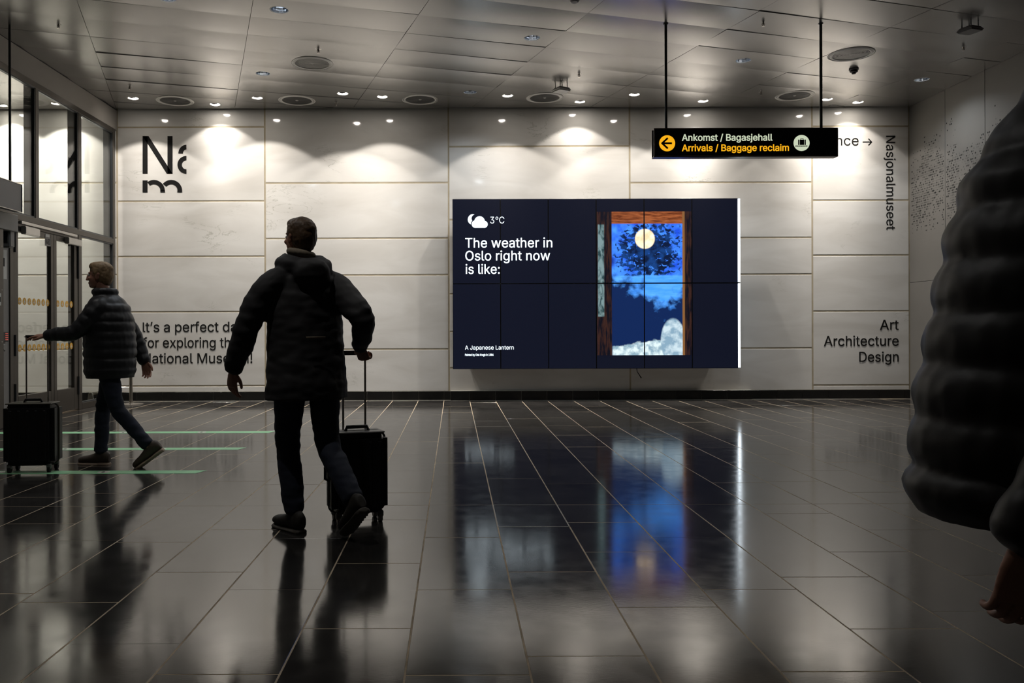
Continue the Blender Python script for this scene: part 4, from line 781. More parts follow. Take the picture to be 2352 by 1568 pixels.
# ---------------------------------------------------------------- video wall
YV = WALLY - .30
M['navy'] = mat('screen_navy', (0.004, 0.004, 0.006), 0.25, emit=(0.0052, 0.0068, 0.0165), estr=1.0, vary=(3, .03))
M['bezel'] = mat('screen_bezel', (0.004, 0.004, 0.004), 0.35, vary=(6, .1))
M['glow'] = mat('screen_white', (0.1, .1, .1), 0.4, emit=(.80, .93, 1.0), estr=2.2, vary=(6, .01))
M['strip'] = mat('screen_white_line', (0.1, .1, .1), 0.4, emit=(.82, .92, 1.0), estr=5.0, vary=(6, .01))
v0_, v1_ = P(1039, 457, YV), P(1700.5, 845.5, YV)
t = thing('video_wall', 'large dark blue video wall of twelve upright screens with weather text and picture', 'screen', ((v0_.x + v1_.x) / 2, YV, v1_.z))
PW = (v1_.x - v0_.x) / 6; zm = P(1370, 650.5, YV).z
rows_ = [(zm, v0_.z), (v1_.z, zm)]
for j, (z0, z1) in enumerate(rows_):
    for i in range(6):
        xa, xb = v0_.x + PW * i, v0_.x + PW * (i + 1)
        p_ = MB().cbox(xa + .001, xb - .001, YV + .002, YV + .10, z0 + .001, z1 - .001, .002).build('display_panel', M['bezel'], t)
        x1_ = xb - .008
        MB().box(xa + .008, x1_, YV, YV + .004, z0 + .008, z1 - .008).build('screen', M['navy'], p_)
MB().box(v0_.x + .35, v0_.x + .42, YV + .10, WALLY, v1_.z + .03, v1_.z + .10).box(v1_.x - .45, v1_.x - .38, YV + .10, WALLY, v1_.z + .03, v1_.z + .10).box(v0_.x + .3, v1_.x - .3, YV + .10, YV + .16, v1_.z + .4, v1_.z + .5).box(v0_.x + .3, v1_.x - .3, YV + .10, WALLY, v0_.z - .6, v0_.z - .5).box(v0_.x + .25, v1_.x - .4, YV + .20, WALLY - .001, v1_.z + .04, v0_.z - .2).build('mounting_frame', M['black'], t)
c = P(1462, 846, YV + .12)
MB().tube([c + Vector((0, 0, .03)), c + Vector((.01, 0, -.05)), c + Vector((.05, 0, -.11)), c + Vector((.075, 0, -.15))], [.006, .006, .007, .010], 8).build('loose_cable', M['rubber'], t, smooth=True)
for ln in (('The weather in', 1068.5, 568.3, 1268.5), ('Oslo right now', 1068.8, 598.0, 1263.5), ('is like:', 1069.6, 628.7, 1147.8)): lettering(ln, YV - .0005, 21.8, 0.004, .001).build('weather_text', M['glow'], t)
lettering(('3°C', 1126, 513, 1158.3), YV - .0005, 15.4, -.006, .001).build('temperature_text', M['glow'], t)
lettering(('A Japanese Lantern', 1068, 802.6, 1180), YV - .0005, 9.2, 0.0, .001).build('caption_text', M['glow'], t)
lettering(('Painted by Oda Krogh in 1886', 1068, 817.2, 1133.5), YV - .0005, 5.0, 0.01, .001).build('caption_small_text', M['glow'], t)
# cloud and moon symbol
def arc_poly(mb, cx, cy, r, y, n=28):
    c = P(cx, cy, y); k = y / F; mb.prism([(c.x + r * k * math.cos(6.2832 * i / n), c.z + r * k * math.sin(6.2832 * i / n)) for i in range(n)], y - .001, y)
yv = YV - .0005
def cloud(mb, g, y):
    arc_poly(mb, 1101.5, 508.5, 12.0 + g, y); arc_poly(mb, 1092, 514.5, 8.6 + g, y); arc_poly(mb, 1112, 515, 8.2 + g, y)
    A_, B_ = P(1092, 523.1 + g, y), P(1112, 508, y); mb.prism([(A_.x, A_.z), (B_.x, A_.z), (B_.x, B_.z), (A_.x, B_.z)], y - .001, y)
mb = MB()
# crescent: outline of a disc minus an offset disc
k = yv / F; c = P(1087, 504, yv); out = []; 
for i in range(25):
    a_ = R(100 + 165 * i / 24); out.append((c.x + 12.5 * k * math.cos(a_), c.z + 12.5 * k * math.sin(a_)))
inn = []
c2 = (c.x + 5.5 * k, c.z + 2.5 * k)
for i in range(25):
    a_ = R(235 - 130 * i / 24); inn.append((c2[0] + 11.2 * k * math.cos(a_) * .85, c2[1] + 9.5 * k * math.sin(a_)))
o_ = len(mb.v); 
for (x, z) in out: mb.v.append(Vector((x, yv - .001, z)))
for (x, z) in inn[::-1]: mb.v.append(Vector((x, yv - .001, z)))
for i in range(24): mb.f.append((o_ + i, o_ + i + 1, o_ + 25 + i + 1, o_ + 25 + i))
mb.build('moon_symbol', M['glow'], t)
mb = MB(); cloud(mb, 2.2, yv - .0012); mb.build('symbol_gap', M['navy'], t)
mb = MB(); cloud(mb, 0, yv - .0024); mb.build('cloud_symbol', M['glow'], t)
# bright line of pixels down the right edge
s0_, s1_ = P(1694.3, 457, YV).x, P(1699.6, 457, YV).x
for (z0, z1) in rows_: MB().box(s0_, s1_, YV - .002, YV + .02, z0 + .012, z1 - .008).build('bright_edge', M['strip'], t)
# picture on the middle screens: a plain generic dusk view in similar colours
def picture_mat(x0, x1, z0, z1):
    m = bpy.data.materials.new('screen_picture'); m.use_nodes = True; nt = m.node_tree; N = nt.nodes; L = nt.links
    b = N['Principled BSDF']; b.inputs['Base Color'].default_value = (.004, .004, .006, 1); b.inputs['Roughness'].default_value = .25
    geo = N.new('ShaderNodeNewGeometry'); sep = N.new('ShaderNodeSeparateXYZ'); L.new(geo.outputs['Position'], sep.inputs[0])
    def mrange(s, a, b_, c_=0.0, d_=1.0):
        n = N.new('ShaderNodeMapRange'); L.new(s, n.inputs[0])
        for i, v in enumerate((a, b_, c_, d_)): n.inputs[i + 1].default_value = v
        return n.outputs[0]
    def math_(op, a, b_=None):
        n = N.new('ShaderNodeMath'); n.operation = op
        for i, s in enumerate((a, b_)):
            if s is None: continue
            if isinstance(s, (int, float)): n.inputs[i].default_value = s
            else: L.new(s, n.inputs[i])
        return n.outputs[0]
    def mix(f, a, b_):
        n = N.new('ShaderNodeMix'); n.data_type = 'RGBA'
        if isinstance(f, float): n.inputs[0].default_value = f
        else: L.new(f, n.inputs[0])
        for i, s in ((6, a), (7, b_)):
            if isinstance(s, tuple): n.inputs[i].default_value = (*s, 1)
            else: L.new(s, n.inputs[i])
        return n.outputs[2]
    def nz(scale, det=4, dist=0.0, sx=1, sz=1):
        mp = N.new('ShaderNodeMapping'); mp.inputs['Scale'].default_value = (sx, 1, sz); L.new(geo.outputs['Position'], mp.inputs[0])
        n = N.new('ShaderNodeTexNoise'); n.inputs['Scale'].default_value = scale; n.inputs['Detail'].default_value = det; n.inputs['Distortion'].default_value = dist
        L.new(mp.outputs[0], n.inputs['Vector']); return n.outputs['Fac']
    def stp(s, e, w=.012): return mrange(s, e - w, e + w)
    u = mrange(sep.outputs[0], x0, x1); v = mrange(sep.outputs[2], z0, z1)
    sky = mix(mrange(nz(5, 3), .35, .65), (.012, .07, .62), (.06, .27, .95))
    # foliage: cloudy dark blue mass in the upper half
    uu = math_('SUBTRACT', u, .55); vv = math_('SUBTRACT', v, .72)
    d2 = math_('ADD', math_('MULTIPLY', math_('MULTIPLY', uu, uu), 7.0), math_('MULTIPLY', math_('MULTIPLY', vv, vv), 16.0))
    leaf = stp(math_('SUBTRACT', math_('ADD', math_('MULTIPLY', nz(14, 7, .6, 1, 1.4), 2.4), .0), math_('MULTIPLY', d2, .62)), .84, .10)
    c_ = mix(leaf, sky, mix(mrange(nz(9, 4), .4, .6), (.002, .008, .035), (.006, .04, .17)))
    # pale blue open ground
    edge = math_('ADD', v, math_('MULTIPLY', math_('SUBTRACT', nz(7, 3), .5), .03))
    ground = mix(mrange(nz(6, 5, 0, .6, 3), .35, .65), (.05, .28, .93), (.10, .38, 1.0))
    c_ = mix(math_('MULTIPLY', stp(edge, .555, .006), 1.0), ground, c_)
    # darker hollow below
    hol = stp(math_('ADD', math_('ADD', edge, math_('MULTIPLY', nz(5, 4, .3), .55)), math_('MULTIPLY', math_('ABSOLUTE', math_('SUBTRACT', u, .72)), -.45)), .62, .06)
    c_ = mix(hol, (.004, .016, .075), c_)
    # pale mound along the bottom
    hump = math_('ADD', .045, math_('MULTIPLY', stp(u, .35, .2), .05))
    m1 = math_('MULTIPLY', stp(math_('SUBTRACT', math_('ADD', hump, math_('MULTIPLY', nz(8, 3), .05)), v), .02, .006), math_('MULTIPLY', stp(u, .17, .01), stp(math_('SUBTRACT', 1.0, u), .06, .01)))
    c_ = mix(m1, c_, mix(mrange(nz(12, 4), .4, .6), (.22, .34, .42), (.62, .74, .76)))
    # rounded pale boulder at the lower right
    ub = math_('SUBTRACT', u, .80); vb = math_('SUBTRACT', v, .10)
    db = math_('ADD', math_('MULTIPLY', math_('MULTIPLY', ub, ub), 62.0), math_('MULTIPLY', math_('MULTIPLY', vb, vb), 42.0))
    c_ = mix(stp(math_('SUBTRACT', 1.15, db), .15, .10), c_, mix(mrange(nz(9, 5), .4, .6), (.20, .32, .42), (.50, .62, .68)))
    # plain pale disc in the sky
    ud = math_('SUBTRACT', u, .51); vd = math_('SUBTRACT', v, .81)
    dd = math_('ADD', math_('MULTIPLY', math_('MULTIPLY', ud, ud), 1.0), math_('MULTIPLY', math_('MULTIPLY', vd, vd), 2.22))
    c_ = mix(stp(math_('SUBTRACT', .0105, dd), .0, .0012), c_, mix(mrange(nz(10, 3), .4, .62), (.95, .62, .36), (1.0, .86, .62)))
    # border bands: rust above, near black at the sides, thin ochre edge
    br = mix(mrange(nz(9, 5, .2, .7, 6), .35, .65), (.10, .022, .006), (.33, .095, .03))
    c_ = mix(stp(v, .915, .004), c_, br)
    dk = mix(mrange(nz(8, 4, .2, 5, .6), .4, .62), (.004, .004, .008), (.035, .014, .010))
    c_ = mix(stp(u, .90, .004), c_, (.20, .09, .03)); c_ = mix(stp(u, .925, .004), c_, dk)
    c_ = mix(stp(math_('SUBTRACT', 1.0, u), .835, .004), c_, dk)
    pane_ = mix(mrange(nz(6, 4, .5, 2, 1), .42, .58), (.02, .05, .055), (.16, .24, .25))
    inpane = math_('MULTIPLY', math_('MULTIPLY', stp(math_('SUBTRACT', 1.0, u), .915, .004), stp(u, .02, .004)), math_('MULTIPLY', stp(v, .27, .004), stp(math_('SUBTRACT', 1.0, v), .09, .004)))
    c_ = mix(inpane, c_, pane_)
    L.new(c_, b.inputs['Emission Color']); b.inputs['Emission Strength'].default_value = 1.35
    return m
p0, p1 = P(1368.5, 486, YV), P(1590, 815, YV)
M['picture'] = picture_mat(p0.x, p1.x, p1.z, p0.z)
for (z0, z1) in ((zm + .009, p0.z), (p1.z, zm - .009)):
    for (xa, xb) in ((v0_.x + 3 * PW + .009, v0_.x + 4 * PW - .009), (v0_.x + 4 * PW + .009, v0_.x + 5 * PW - .009)):
        MB().box(xa, xb, YV - .001, YV + .003, z0, z1).build('picture_area', M['picture'], t)

# ---------------------------------------------------------------- lettering on the marble
YW = WALLY - .0002
def wall_text(name, label, mb):
    o = mb.build(name, M['ink']); o['label'] = label; o['category'] = 'lettering'; return o
def wall_lines(label, lines, cap, w):
    q = P(lines[0][1], lines[0][2], YW); t = thing('wall_lettering', label, 'lettering', (q.x, YW, q.z))
    for ln in lines: lettering(ln, YW, cap, w).build('text_line', M['ink'], t)
wall_lines('three line black text about a perfect day for exploring, low on the left marble',
           [("It’s a perfect day", 328, 762, 562), ('for exploring the', 328, 798, 546), ('National Museum!', 328.5, 834, 579.5)], 22.6, .004)
wall_lines('three right aligned black words Art Architecture Design on the right marble',
           [('Art', 2021, 757, 2064), ('Architecture', 1892.5, 794, 2064), ('Design', 1973.5, 830.5, 2064)], 22.6, .004)
mb = lettering(('ence', 1901, 334, 1972), YW, 22.6, .003)
c = P(1991.5, 326, YW); k = YW / F
seg(mb, c.x - 10 * k, c.z, c.x + 9.5 * k, c.z, 2.3 * k, YW - .003, YW); seg(mb, c.x + 10.6 * k, c.z - .6 * k, c.x + 3 * k, c.z + 7.6 * k, 2.3 * k, YW - .003, YW); seg(mb, c.x + 10.6 * k, c.z + .6 * k, c.x + 3 * k, c.z - 7.6 * k, 2.3 * k, YW - .003, YW)
wall_text('wall_lettering', 'black word ending with a right arrow, partly behind the hanging sign', mb)
vs, fs = text_mesh('Nasjonalmuseet', .004)
lo = min(v.x for v in vs); hi = max(v.x for v in vs); A = P(2035.2, 311.5, YW); B = P(2035.2, 528, YW); sx = (A.z - B.z) / (hi - lo); sz = 20.6 * k / .509
mb = MB().add([(A.x + v.y * sz, YW - .003, A.z - (v.x - lo) * sx) for v in vs] + [(A.x + v.y * sz, YW, A.z - (v.x - lo) * sx) for v in vs], fs)
wall_text('wall_lettering', 'tall black word Nasjonalmuseet running down the marble near the corner', mb)
def L8(x, y): return P(300 + x / 8.25, 280 + y / 8.25, YW)
def poly8(mb, pts, y0=YW - .003, y1=YW):
    q = [L8(x, y) for x, y in pts]; mb.prism([(p.x, p.z) for p in q], y0, y1)
mb = MB()
poly8(mb, [(228, 267), (322, 267), (322, 980), (228, 980)]); poly8(mb, [(700, 267), (795, 267), (795, 980), (700, 980)]); poly8(mb, [(230, 267), (340, 267), (795, 980), (685, 980)])
def ring8(mb, cx, cy, ro, ri, a0, a1, n=22):
    q = [(cx + ro[0] * math.cos(R(a0 + (a1 - a0) * i / n)), cy - ro[1] * math.sin(R(a0 + (a1 - a0) * i / n))) for i in range(n + 1)]
    w = [(cx + ri[0] * math.cos(R(a0 + (a1 - a0) * i / n)), cy - ri[1] * math.sin(R(a0 + (a1 - a0) * i / n))) for i in range(n + 1)]
    for i in range(n): poly8(mb, [q[i], q[i + 1], w[i + 1], w[i]])
ring8(mb, 1057, 600, (152, 168), (65, 80), 90, 180); ring8(mb, 1057, 812, (169, 169), (85, 85), 90, 270)
poly8(mb, [(228, 1107), (322, 1107), (322, 1335), (228, 1335)])
ring8(mb, 443, 1302, (205, 204), (121, 120), 0, 128); ring8(mb, 770, 1302, (207, 204), (119, 120), 0, 141)
ring8(mb, 443, 1302, (121, 120), (121, 120), 0, 1)
poly8(mb, [(564, 1290), (651, 1290), (651, 1335), (564, 1335)]); poly8(mb, [(887, 1300), (977, 1300), (977, 1335), (887, 1335)])
wall_text('wall_emblem', 'large cropped black letters Na over m on the left marble', mb)

# ---------------------------------------------------------------- door furniture at the left edge
q = P(110, 543, 11.06)
o = MB().cbox(XL + .0045, XL + .010, 10.98, 11.13, 2.25, 2.36, .001).build('door_number_sign', M['grey'], None)
o['label'] = 'small grey plate reading N48D at the top of the glass door'; o['category'] = 'sign'
vs, fs = text_mesh('N48D', .004); lo = min(v.x for v in vs); hi = max(v.x for v in vs)
mb = MB().add([(XL + .0115, 10.995 + (v.x - lo) * .12 / (hi - lo), 2.268 + v.y * .145) for v in vs], fs)
mb.build('number', M['ink'], o, off=(0, 0, 0))
MB().box(XL + .0045, XL + .0095, 10.99, 11.10, 2.365, 2.405).build('small_notice', M['paper'], o, off=(0, 0, 0))
t = thing('door_control_casing', 'grey steel casing with overhead box beside the glass door, left edge', 'control cabinet', (XL + .12, 9.2, 0))
xc = XL + .18
MB().cbox(XL + .01, xc, 8.3, F * abs(xc) / (CX - 9), 0, 2.32, .006).build('post_casing', M['frame'], t)
hb = MB().cbox(XL + .01, xc + .02, 8.3, F * abs(xc + .02) / (CX - 43), 2.30, 2.50, .006).build('header_box', M['grey'], t)
yc = F * abs(xc) / (CX - 9)
for z in (2.1, 1.6, 1.0, .5): MB().lathe([(0, -.002), (.007, 0), (.007, .003), (0, .003)], 10, T=Matrix.Translation((xc + .001, yc - .04, z)) @ Matrix.Rotation(R(-90), 4, 'Y')).build('screw', M['steel'], t)
bx = MB().cbox(XL + .02, XL + .17, yc + .16, yc + .27, 2.11, 2.34, .012).build('sensor_unit', M['grey'], t, smooth=True)
MB().box(XL + .06, XL + .14, yc + .157, yc + .161, 2.16, 2.30).build('sensor_window', M['black'], bx)
yw = yc - .05
nt_ = MB().box(xc + .0005, xc + .002, yw - .055, yw - .01, 1.42, 1.56).build('notice', M['paper'], t)
MB().box(xc + .002, xc + .003, yw - .045, yw - .02, 1.46, 1.52).build('symbol', M['ink'], nt_)
xj = XL - .005
n2 = MB().box(xj, xj + .002, 9.90, 10.06, 1.75, 2.10).build('paper_notice', M['paper'], t)
MB().box(xj + .002, xj + .003, 9.95, 10.01, 1.90, 2.00).build('symbol', M['ink'], n2)
kp = MB().cbox(xj, xj + .035, 9.905, 10.035, 1.00, 1.12, .004).build('keypad', M['black'], t)
red = mat('keypad_red', (.3, .05, .05), .5, emit=(1, .15, .1), estr=.25, vary=(9, .1))
for i in range(4): MB().box(xj + .035, xj + .037, 9.96, 10.02, 1.02 + i * .024, 1.030 + i * .024).build('key', red, kp)
MB().lathe([(0, .03), (.035, .03), (.045, .02), (.045, 0), (0, 0)], 20, T=Matrix.Translation((xj, 9.965, .93)) @ Matrix.Rotation(R(90), 4, 'Y')).build('door_button', M['grey'], t, smooth=True)

# ---------------------------------------------------------------- stanchion, guard rails, floor tapes
q = PF(301, 928)
t = thing('stanchion', 'slim stainless barrier post on a round base in front of the left marble', 'barrier post', (q.x, q.y, 0))
MB().lathe([(0, 0), (.185, 0), (.187, .006), (.175, .012), (.06, .02), (.032, .028), (0, .028)], 40).build('base', M['steel'], t, smooth=True, off=(0, 0, 0))
MB().lathe([(.028, .02), (.028, .93)], 20).build('pole', M['steel'], t, smooth=True, off=(0, 0, 0))
MB().lathe([(.028, .93), (.034, .935), (.034, 1.0), (.030, 1.008), (0, 1.008)], 20).build('belt_head', M['black'], t, smooth=True, off=(0, 0, 0))
def guard(x, y0, y1, z, label, foot_first=True):
    t = thing('guard_rail', label, 'guard rail', (x, (y0 + y1) / 2, 0), 0, 'low steel guard rails by the glass screen')
    MB().tube([(x, y0, z), (x, y0 + .03, z), (x, y1 - .03, z), (x, y1, z)], .021, 14).build('tube', M['steel'], t, smooth=True)
    for y in (y0 + .02, y1 - .02):
        m_ = MB(); pts = [(-.055, 0), (.055, 0), (.03, z), (.018, z + .022), (-.018, z + .022), (-.03, z)]
        m_.add([(x + .026 * 0 + a, y - .014, b_) for a, b_ in pts] + [(x + a, y + .014, b_) for a, b_ in pts], [tuple(range(6)), tuple(range(6, 12))[::-1]] + [(i, (i + 1) % 6, (i + 1) % 6 + 6, i + 6) for i in range(6)])
        m_.build('foot', M['grey'], t)
g0 = PF(207, 933)
guard(g0.x, g0.y, 12.95, .185, 'low steel guard rail in front of the glass screen')
guard(XL - .45, 11.9, 12.95, .19, 'low steel guard rail just behind the glass screen')
def tape(yp, x_end, x_mid, label, icons, w):
    a = PF(x_end, yp); y = a.y; xw = a.x
    pts = [(XL + .14, y - w / 2), (xw - .02, y - w / 2), (xw + .03, y + w / 2), (XL + .14, y + w / 2)]
    mb = MB().add([(x, yy, .0012) for x, yy in pts] + [(x, yy, 0) for x, yy in pts], [(0, 1, 2, 3)] + [(i + 4, (i + 1) % 4 + 4, (i + 1) % 4, i) for i in range(4)])
    o = mb.build('floor_tape', M['green']); o['label'] = label; o['category'] = 'floor tape'; o['group'] = 'green queue tapes on the floor'
    for ic in icons:
        p = PF(ic, yp); s = MB().lathe([(0, .0022), (.048, .0022), (.048, .001), (.0, .001)], 24, c=(p.x, y, 0)).build('footprint_sticker', M['white'], o, off=(0, 0, 0))
        f = MB().ell((p.x - .004, y, .0026), (.014, .022, .0007), 10, 5).build('footprint', M['ink'], s, off=(0, 0, 0))
tape(992, 624, 0, 'green tape strip furthest from the camera, nearest the wall', (465, 287, 60), .16)
tape(1030, 555, 0, 'middle one of three green tape strips on the floor', (155, 372), .15)
tape(1083.5, 461, 0, 'nearest green tape strip on the floor, under the walker', (240, 2), .145)
# scuff marks and crumbs of litter are left to the tile surface
# unseen fill lamps added overhead to light the people from the camera side
for i, (x, y) in enumerate([(-3.4, 6.6), (.6, 6.9), (-1.6, 3.6)]):
    t = thing('downlight', 'added out of frame fill lamp ' + ('above the doors side of the hall', 'above the middle of the hall', 'nearest above the camera')[i], 'light', (x, y, CEIL), 0, 'added fill lamps out of frame overhead')
    MB().lathe([(.094, -.02), (.094, -.024), (.110, -.022), (.112, .003)], 36).build('trim_ring', M['trimring'], t, smooth=True, off=(0, 0, 0))
    MB().lathe([(0, -.016), (.094, -.018)], 24).build('lamp', M['lampcool'], t, off=(0, 0, 0))
    spot('downlight_beam', t, (0, 0, -.03), (0, 0, -1), HALL_FILL_W, 130, .9, WARM)
# ---------------------------------------------------------------- people and suitcases
M['skin'] = mat('skin', (0.42, 0.21, 0.14), 0.5, vary=(14, .06))
M['jacketA'] = mat('black_jacket_cloth', (0.026, 0.025, 0.027), 0.7, vary=(7, .2), bump=(60, .25, .002))
M['puffB'] = mat('dark_puffer_nylon', (0.018, 0.019, 0.022), 0.5, vary=(6, .2), bump=(40, .2, .002))
M['puffC'] = mat('brown_black_puffer_nylon', (0.009, 0.0065, 0.0055), 0.5, vary=(6, .2), bump=(30, .2, .002))
M['denim'] = mat('dark_denim', (0.013, 0.018, 0.036), 0.8, vary=(10, .25), bump=(70, .3, .002))
M['hairA'] = mat('brown_hair', (0.11, 0.065, 0.034), 0.5, vary=(30, .3), bump=(90, .6, .003))
M['hairB'] = mat('sandy_hair', (0.30, 0.20, 0.10), 0.6, vary=(30, .25), bump=(90, .6, .003))
M['shoeA'] = mat('dark_hiking_shoe', (0.024, 0.020, 0.015), 0.7, vary=(18, .25), bump=(80, .3, .002))
M['soleA'] = mat('worn_rubber_sole', (0.075, 0.066, 0.054), 0.7, vary=(18, .2))
M['shoeB'] = mat('brown_shoe', (0.07, 0.05, 0.037), 0.6, vary=(18, .2))
M['soleB'] = mat('pale_sole', (0.36, 0.27, 0.20), 0.6, vary=(18, .15))
M['scarf'] = mat('beige_collar', (0.30, 0.25, 0.185), 0.8, vary=(20, .2))
M['shell'] = mat('suitcase_shell', (0.009, 0.009, 0.010), 0.38, vary=(9, .15), bump=(120, .1, .001))
M['oliveshell'] = mat('suitcase_edge', (0.060, 0.052, 0.036), 0.45, vary=(9, .15))
M['palewheel'] = mat('suitcase_wheel', (0.30, 0.27, 0.24), 0.5, vary=(12, .1))
M['eye'] = mat('eye_white', (0.5, 0.48, 0.45), 0.2, vary=(20, .03))

def rings(mb, secs, n=20):
    """loft closed rings; secs: (centre, half-width vector, half-depth vector); round caps come from small end rings"""
    o = len(mb.v)
    for c, a, b in secs:
        for j in range(n):
            t = 6.283185 * j / n; mb.v.append(Vector(c) + Vector(a) * math.cos(t) + Vector(b) * math.sin(t))
    for i in range(len(secs) - 1):
        for j in range(n):
            p, q = o + i * n + j, o + i * n + (j + 1) % n; mb.f.append((p, q, q + n, p + n))
    mb.f.append(tuple(o + j for j in range(n))[::-1]); mb.f.append(tuple(o + (len(secs) - 1) * n + j for j in range(n)))
    return mb
def spline(pts, k):
    """Catmull-Rom through (pos, radius) pairs, k steps each"""
    out = []; n = len(pts)
    for i in range(n - 1):
        a, b, c, d = pts[max(i - 1, 0)], pts[i], pts[i + 1], pts[min(i + 2, n - 1)]
        for s in range(k):
            t = s / k
            f = lambda A, B, C, D: .5 * ((2 * B) + (C - A) * t + (2 * A - 5 * B + 4 * C - D) * t * t + (3 * B - A - 3 * C + D) * t ** 3)
            out.append((f(Vector(a[0]), Vector(b[0]), Vector(c[0]), Vector(d[0])), f(a[1], b[1], c[1], d[1])))
    out.append((Vector(pts[-1][0]), pts[-1][1])); return out
def limb(mb, pts, n=14, k=6, mod=None, close=True):
    s = spline(pts, k)
    if mod:
        L_ = 0; q = []
        for i, (p, r) in enumerate(s):
            if i: L_ += (p - s[i - 1][0]).length
            q.append((p, r * mod(L_)))
        s = q
    P_ = [p for p, r in s]; R_ = [r for p, r in s]
    if close:
        e0 = (P_[0] - P_[1]).normalized(); e1 = (P_[-1] - P_[-2]).normalized()
        P_ = [P_[0] + e0 * R_[0] * .45, P_[0] + e0 * R_[0] * .3] + P_ + [P_[-1] + e1 * R_[-1] * .3, P_[-1] + e1 * R_[-1] * .45]
        R_ = [R_[0] * .45, R_[0] * .8] + R_ + [R_[-1] * .8, R_[-1] * .45]
    return mb.tube(P_, R_, n)
def fused(mb, voxel, smooth=2, wrinkle=None):
    me = bpy.data.meshes.new('t'); me.from_pydata(mb.v, [], mb.f)
    bm = bmesh.new(); bm.from_mesh(me); bmesh.ops.recalc_face_normals(bm, faces=bm.faces); bm.to_mesh(me); bm.free()
    o = bpy.data.objects.new('t', me); COL.objects.link(o)
    m = o.modifiers.new('r', 'REMESH'); m.mode = 'VOXEL'; m.voxel_size = voxel
    if smooth: m = o.modifiers.new('s', 'SMOOTH'); m.iterations = smooth; m.factor = .6
    me = evaluated(o)
    if wrinkle:
        me.update(); nn = [v.normal.copy() for v in me.vertices]
        for v, n_ in zip(me.vertices, nn): v.co += n_ * wrinkle(v.co)
    return [v.co.copy() for v in me.vertices], [tuple(p.vertices) for p in me.polygons]
def part(name, data, m, parent):
    mb = MB(); 
    for vs, fs in data: mb.add(vs, fs)
    me = bpy.data.meshes.new(name); me.from_pydata(mb.v, [], mb.f); me.materials.append(m)
    bm = bmesh.new(); bm.from_mesh(me); bmesh.ops.recalc_face_normals(bm, faces=bm.faces); bm.to_mesh(me); bm.free()
    for p in me.polygons: p.use_smooth = True
    return link(name, me, parent)
def fbm(p, s, seed=0): return noise.noise(p * s + Vector((seed, seed * 2, 0))) + .5 * noise.noise(p * s * 2.1 + Vector((0, seed, 4)))

def hand(wrist, d, palm, side, curl=.35, grip=False):
    """wrist point, finger direction, palm normal (the way the palm faces), +1 / -1 for the thumb side"""
    d = Vector(d).normalized(); pn = Vector(palm); pn = (pn - d * pn.dot(d)).normalized(); s = d.cross(pn) * side
    w = Vector(wrist); mb = MB()
    rings(mb, [(w - d * .03, s * .024, pn * .019), (w, s * .027, pn * .019), (w + d * .03, s * .036, pn * .017), (w + d * .065, s * .041, pn * .015), (w + d * .088, s * .040, pn * .013), (w + d * .094, s * .03, pn * .009)], 16)
    for i, (off, ln) in enumerate(((.031, .074), (.0105, .084), (-.0105, .078), (-.031, .060))):
        b = w + d * .075 + s * off; c = curl * (1.0 + .12 * i); pts = [(b, .0095)]; a = 0; p = b; sp = s * (off * .12)
        for seg_, fr in enumerate((.46, .30, .24)):
            a += c * (1.5 if grip else 1) * (.8 if seg_ == 0 else 1.1); p = p + (d * math.cos(a) + pn * math.sin(a) + sp).normalized() * ln * fr * 1.15
            pts.append((p, (.0088, .0080, .0066)[seg_]))
        limb(mb, pts, 8, 3)
    b = w + d * .022 + s * .026
    limb(mb, [(b, .0135), (b + d * .026 + s * .022 + pn * .010, .0118), (b + d * .052 + s * (.030 - (.018 if grip else 0)) + pn * (.018 + (.014 if grip else 0)), .0095), (b + d * .072 + s * (.030 - (.03 if grip else 0)) + pn * (.022 + (.022 if grip else 0)), .0075)], 8, 3)
    return fused(mb, .0036, 2)
def head(c, yaw, pitch=0):
    c = Vector(c); T = Matrix.Translation(c) @ Matrix.Rotation(yaw, 4, 'Z') @ Matrix.Rotation(pitch, 4, 'X'); mb = MB()
    E_ = lambda x, y, z, a, b, d, **k: mb.ell((x, y, z), (a, b, d), 18, 12, T=T)
    E_(0, -.012, .022, .073, .092, .088); E_(0, .022, -.030, .058, .066, .080); E_(0, .052, -.088, .030, .032, .022); E_(0, .03, -.075, .047, .045, .035)
    E_(0, .074, .016, .046, .016, .012); E_(0, .093, -.022, .0095, .016, .026); E_(0, .102, -.038, .0135, .012, .0095)
    E_(-.030, .068, -.030, .022, .020, .018); E_(.030, .068, -.030, .022, .020, .018); E_(0, .080, -.064, .024, .012, .006); E_(0, .078, -.073, .020, .012, .007)
    for sx in (-1, 1): E_(sx * .074, -.006, -.010, .009, .019, .031); E_(sx * .078, -.014, .006, .008, .016, .017)
    return fused(mb, .0044, 2), T
def hair_mesh(T, long=0.0):
    mb = MB(); E_ = lambda x, y, z, a, b, d: mb.ell((x, y, z), (a, b, d), 20, 14, T=T)
    E_(0, -.016, .044, .080, .094, .074); E_(0, -.042, .004, .078, .070, .088); E_(0, -.052, -.035 - long, .060, .045, .055)
    E_(0, .030, .072, .062, .055, .040); E_(-.064, -.008, .024, .020, .040, .040); E_(.064, -.008, .024, .020, .040, .040)
    return fused(mb, .0055, 2, lambda p: .0028 * noise.noise(p * 55) + .003 * noise.noise(p * 22))
